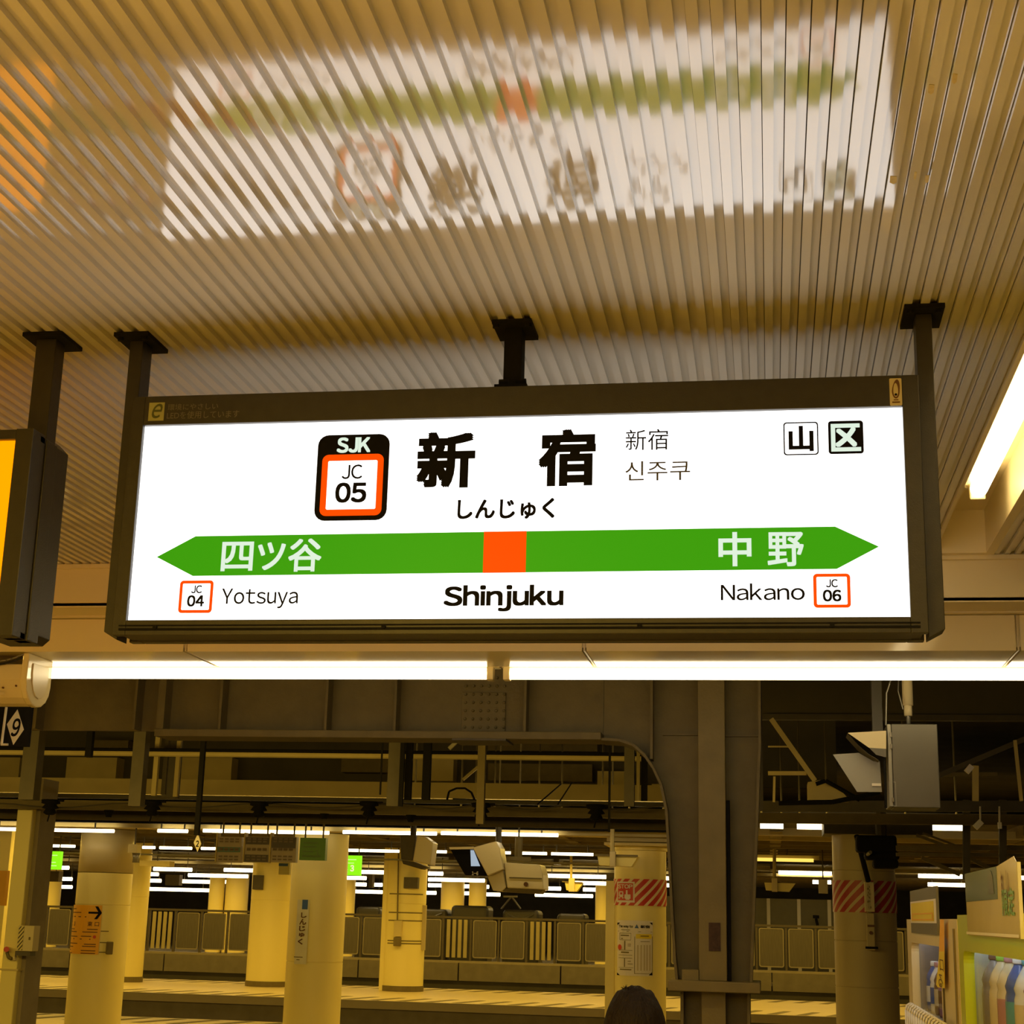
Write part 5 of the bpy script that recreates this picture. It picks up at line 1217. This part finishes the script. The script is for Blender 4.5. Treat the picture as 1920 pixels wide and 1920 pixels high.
for s in (-1, 1):
    i = len(bv); bv += [(s*.15, 0, 1.25, .05), (s*.19, .01, .99, .038), (s*.20, -.0+.05, .78, .026), (s*.205, .06, .73, .034, .018)]
    be += [(3, i), (i, i+1), (i+1, i+2), (i+2, i+3)]
    for k, (dy, L, r) in enumerate(((-.022, .075, .0085), (-.007, .085, .009), (.008, .080, .009), (.022, .062, .008))):
        j = len(bv); bv += [(s*.205, .06+dy, .69, r), (s*.200, .065+dy, .69-L*.5, r*.95), (s*.188, .068+dy, .69-L, r*.8)]
        be += [(i+3, j), (j, j+1), (j+1, j+2)]
    j = len(bv); bv += [(s*.195, .03, .715, .010), (s*.188, .012, .685, .009)]; be += [(i+3, j), (j, j+1)]
    i = len(bv); bv += [(s*.08, 0, .76, .085), (s*.085, -.01, .45, .058), (s*.088, .0, .12, .038), (s*.09, .0, .055, .036), (s*.092, .13, .03, .028)]
    be += [(0, i), (i, i+1), (i+1, i+2), (i+2, i+3), (i+3, i+4)]
skin_obj('body', bv, be, m_skin, pe)
cv = [(0, 0, .80, .155, .115), (0, 0, 1.0, .135, .105), (0, 0, 1.18, .16, .108), (0, 0, 1.28, .11, .08), (0, 0, 1.33, .062)]
cve = [(0, 1), (1, 2), (2, 3), (3, 4)]
for s in (-1, 1):
    i = len(cv); cv += [(s*.15, 0, 1.25, .062), (s*.19, .01, .99, .050), (s*.20, .05, .79, .040)]; cve += [(3, i), (i, i+1), (i+1, i+2)]
skin_obj('coat', cv, cve, m_coat, pe)
tv = [(0, 0, .84, .13, .10)]; te = []
for s in (-1, 1):
    i = len(tv); tv += [(s*.08, 0, .74, .095), (s*.085, -.01, .45, .072), (s*.088, 0, .10, .060)]; te += [(0, i), (i, i+1), (i+1, i+2)]
skin_obj('trousers', tv, te, m_trouser, pe)
for s in (-1, 1):
    B(PX_+s*.09-.045, PX_+s*.09+.045, PY_-.07, PY_+.18, 0, .07).build('shoe', m_rubber, pe, bevel=.025, seg=3)
# ears, face (turned away) and hair
cz = HT-.125
for s in (-1, 1):
    b = MB(); vs = []
    b.lathe(0, 0, [(.001, 0), (.02, .004), (.026, .012), (.016, .018), (.001, .016)], 12)
    for v in b.v:
        x, y, z = v; v.x, v.y, v.z = PX_+s*(.074+z), PY_-.005+x*.75, cz-.03+y*1.25
    b.build('ear', m_skin, pe, smooth=True)
b = MB().tube((PX_-.006, PY_+.10, cz-.01), (PX_-.0, PY_+.122, cz-.035), .008, 8, .014); b.build('nose', m_skin, pe, smooth=True)
for s in (-1, 1):
    b = MB().lathe(0, 0, [(.001, -.011), (.008, -.008), (.011, 0), (.008, .008), (.001, .011)], 10)
    for v in b.v: v += Vector((PX_+s*.031, PY_+.083, cz-.005))
    b.build('eye', m_paper, pe, smooth=True)
MB().bar((PX_-.022, PY_+.097, cz-.07), (PX_+.022, PY_+.097, cz-.07), .008, .006).build('mouth', m_red, pe, bevel=.002)
bm = bmesh.new(); bmesh.ops.create_uvsphere(bm, u_segments=72, v_segments=48, radius=1)
from mathutils import noise
for v in bm.verts:
    n_ = v.co.normalized(); a_ = math.atan2(n_.y, n_.x)
    d = 1+.035*noise.noise(Vector((a_*7, n_.z*2.2, 0)))+.03*noise.noise(n_*3.1)+.03*abs(noise.noise(Vector((a_*16, n_.z*3, 2))))
    z = n_.z
    front = max(0, n_.y)
    low = -.62 if n_.y < .2 else -.62+.85*min(1, (n_.y-.2)/.5)
    if z < low: d *= .86
    v.co = Vector((n_.x*.0865*d, n_.y*.101*d, z*.118*d if z > 0 else z*.135*d))
for v in bm.verts:      # a little whorl tuft
    if v.co.z > .095: v.co.z += .010*max(0, noise.noise(v.co*55))
me = bpy.data.meshes.new('hair'); bm.to_mesh(me); bm.free()
for v in me.vertices: v.co += Vector((0, -.004, cz))
for p in me.polygons: p.use_smooth = True
me.materials.append(m_hair); ho = bpy.data.objects.new('hair', me); COL.objects.link(ho); ho.parent = pe
tuft = MB()
for i in range(26):
    a_ = random.uniform(-.35, .35); q = Vector((PX_-.008+a_*.07, PY_-.02+random.uniform(-.03, .03), cz+.112))
    tuft.tube(q, q+Vector((random.uniform(-.012, .012), random.uniform(-.008, .008), random.uniform(.004, .012))), .0012, 4, .0004)
tag(tuft.build('stray_hairs', m_hair, pe), kind='stuff')

# rods that carry the hanging fittings of the opposite platforms
for nm, top in (('flat_lamp', 3.25), ('dark_speaker', 3.30), ('dark_speaker.001', 3.30), ('dark_speaker.002', 3.30), ('loudspeaker', 2.98), ('monitor', 5.2), ('monitor.001', 5.2),
                ('speaker_box', 5.2), ('platform_mirror', 5.2), ('batten_light', 3.25), ('platform_mirror.001', 3.25), ('lit_tag', 3.25)):
    o = bpy.data.objects.get(nm)
    if not o: continue
    ms = [c for c in [o]+list(o.children) if c.type == 'MESH']
    P = [wl(c)+v.co for c in ms for v in c.data.vertices]
    zt_o = max(p.z for p in P); q = [p for p in P if p.z > zt_o-.02]; c = sum(q, Vector())/len(q)
    if zt_o < top: MB().tube((c.x, c.y, zt_o-.02), (c.x, c.y, top), .012, 6).build('hanger_stem', m_dsteel, o)
